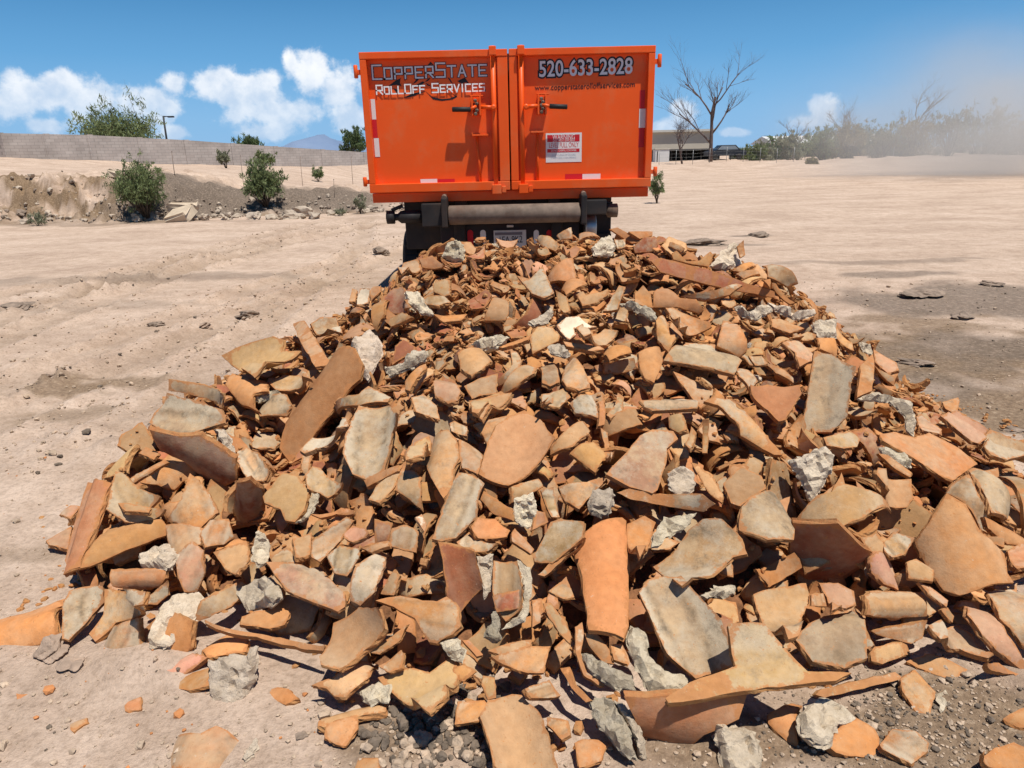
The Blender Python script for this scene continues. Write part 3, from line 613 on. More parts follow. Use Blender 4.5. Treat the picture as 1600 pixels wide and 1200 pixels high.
def lettering(text, p0, p1, hbig, hsmall, stroke, y, fm, parent, outline=None):
    """squared small-caps capitals between two door points"""
    ws = []
    for ch in text: ws.append(.35 if ch == ' ' else (.45 if ch.lower() == 'i' else 1.0)*(1.12 if ch.isupper() else .92))
    gap = .42; tot = sum(ws)+gap*(len(ws)-1); L_ = p1[0]-p0[0]; u = L_/tot
    mb, ob = MB(), MB(); cur = p0[0]; k = 0
    for ch, w in zip(text, ws):
        if ch != ' ':
            h = hbig if ch.isupper() else hsmall; zb = p0[2]+(p1[2]-p0[2])*(cur-p0[0])/L_
            for line in GLY[ch.upper()]:
                for a, b in zip(line, line[1:]):
                    A = (cur+a[0]*w*u, zb+a[1]*h); B = (cur+b[0]*w*u, zb+b[1]*h); k += 1
                    if outline: ribbon(ob, A, B, stroke*1.8, y-.0004*(k % 3), .002)
                    ribbon(mb, A, B, stroke, y-.0035-.0004*(k % 3), .002)
        cur += (w+gap)*u
    if outline: ob.build('lettering_outline', outline, parent)
    return mb.build('lettering', fm, parent)
def text_obj(s, p0, p1, y, size, m, parent, offset=0.0, align='CENTER', name='lettering', ext=.001):
    cu = bpy.data.curves.new(name, 'FONT'); cu.body = s; cu.size = size; cu.align_x = align; cu.align_y = 'CENTER'; cu.extrude = ext; cu.offset = offset
    o = bpy.data.objects.new(name, cu); C.objects.link(o); bpy.context.view_layer.update()
    wdt = o.dimensions.x or 1
    tgt = math.hypot(p1[0]-p0[0], p1[2]-p0[2]); sx = tgt/wdt if offset == 0.0 else 1
    me = bpy.data.meshes.new_from_object(o); bpy.data.objects.remove(o)
    c = (np.array(p0)+np.array(p1))/2; ang = math.atan2(p1[2]-p0[2], p1[0]-p0[0])
    wp = Vector((0, 0, 0)); q = parent
    while q is not None: wp += q.location; q = q.parent
    o = bpy.data.objects.new(name, me); C.objects.link(o); o.parent = parent; me.materials.clear(); me.materials.append(m)
    o.location = Vector((c[0], y, c[2]))-wp; o.rotation_euler = (R(90), -ang, 0)
    return o, wdt, sx
PF, PP = YF, YF+.064            # frame face and recessed panel face
def door(side):
    lf = side == 'l'
    x0, x1 = (XL, XM-.006) if lf else (XM+.006, XR)
    D = empty('door', ((x0+x1)/2-BOX.location.x, 0, 0)); D.parent = BOX
    xi = stile_x(768) if lf else stile_x(820)           # inner edge of the panel
    xo = x0+.055 if lf else x1-.055
    p = MB(); a, b = (xo, xi) if lf else (xi, xo)
    p.box(vec(a-.01, PP, ZB+.02), vec(b+.01, PP+.012, ZT-.03)); p.build('panel', ORANGE, D)
    f = MB(); f.box(vec(x0, PF, ZT-.055), vec(x1, PF+.085, ZT), .006); f.box(vec(x0, PF, ZB), vec(x1, PF+.085, ZB+.075), .006)
    ox0, ox1 = (x0, xo) if lf else (xo, x1)
    f.box(vec(ox0, PF+.002, ZB+.0755), vec(ox1, PF+.083, ZT-.0555), .005)
    # folded inner stile
    s0, s1 = (stile_x(779), x1) if lf else (x0, stile_x(809))
    f.box(vec(s0, PF+.004, ZB+.0755), vec(s1, PF+.083, ZT-.0555), .006)
    q0, q1 = (xi, stile_x(779)-.001) if lf else (stile_x(809)+.001, xi)
    f.box(vec(q0, PP-.004, ZB+.0755), vec(q1, PP+.01, ZT-.0555))
    f.build('door_frame', ORANGE, D)
    # locking rod and its guides
    xr = stile_x(772.5) if lf else stile_x(815.5); r_ = MB(); r_.tube([vec(xr, PF+.012, ZB-.03), vec(xr, PF+.012, ZT+.025)], .021, 12)
    rod = r_.build('locking_rod', ORANGE, D)
    g = MB(); g.box(vec(xr-.03, PF-.035, ZT-.05), vec(xr+.03, PF-.001, ZT+.02), .006); g.build('rod_guide', ORANGE, rod)
    g = MB(); g.box(vec(xr-.035, PF-.04, ZB-.03), vec(xr+.045, PF-.001, ZB+.05), .006); g.box(vec(xr+.05, PF-.03, ZB-.02), vec(xr+.085, PF-.001, ZB+.035), .005); g.build('rod_guide', ORANGE, rod)
    # ratchet latch: bracket, arm to the rod, lever with black grip
    S = (lambda px, py, y: at(px, py, y))
    if lf: bx, by0, by1, arm, grip, T_, rd = (737, 751), 151, 181, ((751, 167), (771, 168)), ((707, 171), (735, 171)), ((738, 763), 211.5), ((745, 212), (752, 292))
    else: bx, by0, by1, arm, grip, T_, rd = (840, 854), 148, 179, ((842, 165), (822, 167)), ((859, 166), (886, 167)), ((829, 850), 206.5), ((840, 207), (840.5, 290))
    yo = PP-.062
    a, b = S(bx[0], by1, yo), S(bx[1], by0, yo); br = MB()
    br.box(vec(a[0], yo-.02, a[2]), vec(a[0]+.014, PP-.001, b[2]), .003); br.box(vec(b[0]-.014, yo-.02, a[2]), vec(b[0], PP-.001, b[2]), .003); br.box(vec(a[0]+.0145, PP-.016, a[2]+.01), vec(b[0]-.0145, PP-.002, b[2]-.01))
    br.box(vec(a[0]-.008, yo-.015, b[2]+.001), vec(b[0]+.02, PP-.03, b[2]+.012), .003)
    lt = br.build('latch', ORANGE, D)
    c = (a+b)/2; ch = MB()
    for k in range(5): ch.lathe(vec(c[0]+.006*((k % 2)*2-1), yo-.012, b[2]-.03-k*.026), (.3*((k % 2)*2-1), 1, .2), [(-.010, .008), (-.008, .014), (.008, .014), (.010, .008)], 10)
    ch.build('chain', CHROME if False else STEEL, lt)
    am = MB(); A, B = S(*arm[0], yo), S(*arm[1], PF-.02); am.tube([A, (A+B)/2+vec(0, -.01, 0), B], .016, 8); am.lathe(B+vec(0, -.02, 0), (0, 1, 0), [(0, .012), (.006, .024), (.03, .024), (.036, .012)], 12); am.build('arm', ORANGE, lt)
    G0, G1 = S(*grip[0], yo-.03), S(*grip[1], yo-.03); gm = MB(); gm.tube([G0+(G0-G1)*.02, G0, G1, G1+(G1-G0)*.02], [.014, .02, .02, .014], 10); gm.build('grip', BLACK, lt)
    e0 = G1 if lf else G0; st = MB(); st.tube([e0, vec(c[0], yo-.01, c[2])], .013, 8); st.build('lever', ORANGE, lt)
    # holding strut below the latch
    t0, t1 = S(T_[0][0], T_[1], PP-.05), S(T_[0][1], T_[1], PP-.05); sm = MB(); sm.box(vec(t0[0], PP-.09, t0[2]-.007), vec(t1[0], PP-.001, t0[2]+.007), .002)
    u0, u1 = S(*rd[0], PP-.025), S(*rd[1], PP-.03); u0[2] = t0[2]-.009; sm.tube([u0, u1], .011, 8); sm.build('strut', ORANGE, D)
    # hinge lugs outside
    for (py0, py1) in ((101, 122), (277, 292)):
        z1, z0 = S(560, py0, YF)[2], S(560, py1, YF)[2]
        if not lf: z0 += .03; z1 += .03
        xx = x0 if lf else x1; sg = -1 if lf else 1; h = MB()
        h.box(vec(xx+sg*.002, PF+.02, (z0+z1)/2-.02), vec(xx+sg*.05, PF+.10, (z0+z1)/2+.015), .004); h.lathe(vec(xx+sg*.038, PF+.02, z0), (0, 0, 1), [(0, .012), (.004, .017), (z1-z0-.004, .017), (z1-z0, .012)], 12); h.build('hinge', ORANGE, D)
    yl = PP-.0015
    def tape(c0, c1, m, flat=True):
        A, B = at(*c0, PP), at(*c1, PP); t = MB(); t.box(vec(min(A[0], B[0]), yl-.001, min(A[2], B[2])), vec(max(A[0], B[0]), yl, max(A[2], B[2]))); t.build('reflective_tape', m, D)
    if lf:
        for c0, c1, mm in (((579, 155), (588, 186.5), WHITE), ((581, 187), (590.5, 215.5), RED), ((584, 216), (594, 245), WHITE), ((657, 280), (683.7, 291), WHITE), ((684, 280), (711, 290.5), RED)): tape(c0, c1, mm)
    else:
        for c0, c1, mm in (((1000, 141), (1007, 169.5), RED), ((999, 170), (1008, 199.5), WHITE), ((998.5, 200), (1006, 230), RED), ((883, 272), (909.7, 283), RED), ((910, 272), (938, 282.5), WHITE)): tape(c0, c1, mm)
    return D
DL = door('l'); DR = door('r')
YL = PP-.0015
lettering('CopperState', at(583, 124, PP), at(760, 118, PP), .105, .082, .0125, YL, SILVER, DL, INK)
WV = mat('white_vinyl', (.78, .78, .77), .4)
lettering('RollOff', at(589, 147.5, PP), at(664, 145, PP), .068, .055, .0105, YL-.0035, WV, DL)
lettering('Services', at(676, 144.6, PP), at(757, 142, PP), .068, .055, .0105, YL-.0035, WV, DL)
def graphic():
    g = MB(); k = 0
    for s in ("720,215 752,175 792,222 760,205 745,212", "310,432 390,372 442,345 432,395 450,432 400,418 350,425", "470,550 560,508 640,492 705,480 640,510 560,540 500,552", "700,482 770,545 870,565 950,558 1010,535 965,498 1030,540 980,570 870,584 780,570", "690,388 735,345 752,352 722,380", "1030,378 1110,340 1152,405 1120,392 1075,405", "562,412 612,350 640,352 600,392", "928,338 948,345 985,405 962,392", "820,375 840,400 860,430 835,410", "360,450 420,470 400,505 385,480", "600,420 670,380 690,395 640,430 590,445", "700,395 760,430 780,440 720,425", "1300,470 1325,462 1330,485 1310,488", "475,350 495,385 480,372"):
        pts = [at(560+float(a)/6.667, 70+float(b)/6.667, PP) for a, b in (q.split(',') for q in s.split())]
        g.poly([(p[0], YL+.0008-.0002*(k % 3), p[2]) for p in pts], (0, -.0008, 0)); k += 1
    g.build('mountain_emblem', INK, DL)
graphic()
def phone():
    p0, p1 = at(842, 109.5, PP), at(988, 104, PP)
    for off, y, m, nm, sx in ((.011, YL+.0005, INK, 'lettering_outline', None), (.0, YL-.0025, SILVER, 'lettering', None)):
        o, w, sx0 = text_obj('520-633-2828', p0, p1, y, .145, m, DR, off+.0022, name=nm)
        if off: w0 = w
        L_ = math.hypot(p1[0]-p0[0], p1[2]-p0[2]); o.scale = (L_/w*(1.03 if off else 1), 1.18, 1)
phone()
o, w, sx = text_obj('www.copperstaterolloffservices.com', at(836, 137.5, PP), at(992, 132, PP), YL, .062, INK, DR); o.scale = (sx, 1, 1)
def sticker():
    a, b = at(853, 254, PP), at(909, 207, PP); x0, x1, z0, z1 = a[0], b[0], a[2], b[2]; W, H = x1-x0, z1-z0
    m = MB(); m.box(vec(x0, YL-.001, z0), vec(x1, YL, z1)); st = m.build('warning_sticker', mat('sticker_white', (.70, .68, .66), .45), DR)
    for t0, t1 in ((.70, .94), (.34, .46)):
        m = MB(); m.box(vec(x0+.04*W, YL-.002, z0+t0*H), vec(x1-.06*W, YL-.0012, z0+t1*H)); m.build('red_band', RED, st)
    for tx, t, h, mm, k in (('WARNING', .85, .058, WHITE, .62), ('DO NOT EXCEED', .745, .026, WHITE, .6), ('LEVEL FULL ONLY', .58, .058, RED, .82), ('DO NOT OVERFILL CONTAINER', .40, .024, WHITE, .7), ('KEEP CLEAR OF DOORS', .25, .022, DULL, .66), ('STAND CLEAR WHEN OPENING', .15, .022, DULL, .7)):
        c = (x0+x1)/2; o, w, sx = text_obj(tx, (c-k*W/2, 0, z0+t*H), (c+k*W/2, 0, z0+t*H), YL-.0022 if mm is WHITE else YL-.0014, h, mm, st, ext=.0004); o.scale = (sx, 1, 1)
sticker()

# truck under the container
TR = empty('truck', (0, YF+.5, 0)); tag(TR, 'dark roll-off truck under the orange container, tail roller and licence plate showing', 'truck')
zc = ZB-.13
r_ = MB(); A, B = at(701, 337, YF-.05), at(906, 331, YF-.05); zr = (A[2]+B[2])/2
r_.lathe(vec(A[0], YF-.05, zr), (1, 0, 0), [(0, .072), (.012, .082), (B[0]-A[0]-.012, .082), (B[0]-A[0], .072)], 32); r_.build('roller', STEEL, TR)
for x, sg in ((A[0], -1), (B[0], 1)):
    m = MB(); m.box(vec(x+sg*.004, YF-.13, zr-.10), vec(x+sg*.055, YF+.12, zr+.15), .012); bk_ = m.build('roller_bracket', DARKST, TR)
    m = MB(); m.tube([vec(x+sg*.03, YF-.10, zr+.1505), vec(x+sg*.03, YF-.02, zr+.158)], .022, 8); m.build('pin', STEEL, bk_)
    m = MB(); m.box(vec(x+sg*.06, YF+.0, zr-(.10 if sg < 0 else .03)), vec(x+sg*.24, YF+.12, zr+.10), .01); m.build('hoist_plate', DARKST, TR)
for x in (-.44, .44):
    m = MB(); m.box(vec(x-.05, YF+.13, .62), vec(x+.05, YF+6.6, .86), .01); m.build('chassis_rail', DARKST, TR)
    m = MB(); m.box(vec(x-.05, YF+.125, .88), vec(x+.05, YF+5.0, ZB-.205), .01); m.build('hoist_rail', DARKST, TR)
m = MB(); m.box(vec(-.95, YF+.3, .80), vec(.95, YF+.42, ZB-.06), .01); m.build('dark_gap_panel', DARKST, TR)  # dark panel added so no bright ground shows under the container
# side stub rollers
for px0, px1, py, sg, mm in ((604, 662, 339, -1, DARKST), (932, 965, 329, 1, STEEL)):
    a, b = at(px0, py, YF+.1), at(px1, py, YF+.1); m = MB(); zz = (a[2]+b[2])/2; x0, x1 = min(a[0], b[0]), max(a[0], b[0])
    if sg < 0: m.lathe(vec(x0, YF+.1, zz), (1, 0, 0), [(0, .04), (.005, .058), (.07, .058), (.075, .03), (.10, .03), (.13, .055), (x1-x0, .055)], 18)
    else: m.lathe(vec(x0, YF+.1, zz), (1, 0, 0), [(0, .032), (x1-x0-.1, .032), (x1-x0-.09, .06), (x1-x0-.005, .06), (x1-x0, .04)], 18)
    st = m.build('stub_roller', mm, TR)
    m = MB(); xe = x0+.05 if sg < 0 else x1-.05
    m.tube([vec(xe, YF+.1, zz+.06), vec(xe+(-sg)*.10, YF+.1, ZB-.116)], .016, 8); m.build('stay', DARKST, st)
# bumper board with stripes and plate
a, b = at(690, 400, YF+.18), at(905, 346, YF+.18)
m = MB(); m.box(vec(a[0], YF+.18, a[2]-.15), vec(b[0], YF+.22, b[2]), .01); bm_ = m.build('bumper', mat('bumper_black', (.02, .016, .016), .5, stain=(.08, .02, .02), stain_amt=.3), TR)
for px, mm in ((715, RED), (735, RED), (755, WHITE), (838, WHITE), (858, RED), (876, RED)):
    p, q = at(px-4, 384, YF+.18), at(px+4, 359, YF+.18); m = MB()
    cx = (p[0]+q[0])/2; hw = (q[0]-p[0])/2; z0, z1 = p[2]-.08, q[2]
    pts = [(cx-hw, YF+.178, z0)]+[(cx-hw*math.cos(t), YF+.178, z1-hw+hw*math.sin(t)) for t in np.linspace(0, math.pi, 9)]+[(cx+hw, YF+.178, z0)]
    m.poly(pts, (0, -.002, 0)); m.build('stripe', mm, bm_)
p, q = at(772, 388, YF+.16), at(822, 359, YF+.16)
m = MB(); m.box(vec(p[0], YF+.155, q[2]-.155), vec(q[0], YF+.16, q[2]), .002); pl = m.build('licence_plate', PLATEM, bm_)
m = MB(); m.box(vec(p[0]+.012, YF+.1515, q[2]-.043), vec(q[0]-.035, YF+.1545, q[2]-.018)); m.build('plate_header', mat('plate_grey', (.16, .15, .17), .5), pl)
o, w, sx = text_obj('1EA 9K2', vec(p[0]+.05, 0, q[2]-.09), vec(q[0]-.04, 0, q[2]-.085), YF+.1535, .085, INK, pl); o.scale = (sx, 1.05, 1)
p = at(797, 353, YF+.17); m = MB(); m.box(p-vec(.03, .02, .01), p+vec(.03, .01, .01), .004); m.build('plate_lamp', mat('lamp_lens', (.5, .48, .46), .3), bm_)
# wheels: rear pair left and right, tyres with rims
def wheel(x, y, rad, wd, sg, rim):
    w = empty('wheel', (x-TR.location.x, y-TR.location.y, rad)); w.parent = TR
    m = MB(); m.lathe(vec(x-wd/2, y, rad), (1, 0, 0), [(0, rad*.6), (.0, rad*.86), (.03, rad*.97), (.06, rad), (wd-.06, rad), (wd-.03, rad*.97), (wd, rad*.86), (wd, rad*.6)], 40)
    t_ = m.build('tyre', TREAD, w)
    g = MB()
    for k in range(36):
        a = k*math.pi/18
        for dx in (-.3, 0, .3):
            c = vec(x+dx*wd, y+math.cos(a+dx*.2)*rad, rad+math.sin(a+dx*.2)*rad); r2 = bmesh.ops.create_cube(g.bm, size=1)
            M_ = Matrix.Translation(Vector(c)) @ Matrix.Rotation(a+dx*.2, 4, 'X') @ Matrix.Diagonal((wd*.24, .02, rad*.13, 1)); bmesh.ops.transform(g.bm, matrix=M_, verts=r2['verts'])
    g.build('tread', TREAD, t_)
    m = MB(); m.lathe(vec(x+sg*wd*.30, y, rad), (sg, 0, 0), [(0, rad*.60), (.04, rad*.57), (.05, rad*.50), (.02, rad*.32), (.06, rad*.25), (.09, rad*.12)], 28); m.build('rim', rim, w)
TLx = at(671, 380, YF+.75)[0]
for y in (YF+.82, YF+2.0):
    wheel(TLx, y, .50, .46, -1, CHROME); wheel(-TLx-.03, y, .50, .46, 1, CHROME)
wheel(TLx+.05, YF+6.2, .5, .3, -1, CHROME); wheel(-TLx-.08, YF+6.2, .5, .3, 1, CHROME)
# polished drum fender seen right of the bumper
a, b = at(915, 366, YF+.28), at(935, 338, YF+.28); m = MB(); m.lathe(vec(a[0]-.02, YF+.20, (a[2]+b[2])/2-.01), (1, 0, 0), [(0, .08), (.0, .11), (.01, .115), (.09, .115), (.1, .105), (.1, .02)], 26); m.build('air_tank', mat('dull_alloy', (.45, .45, .44), .45, .8), TR)
m = MB(); m.box(vec(-TLx-.2, YF+.26, .30), vec(-TLx+.16, YF+.272, ZB-.42)); m.build('mudflap', BLACK, TR)
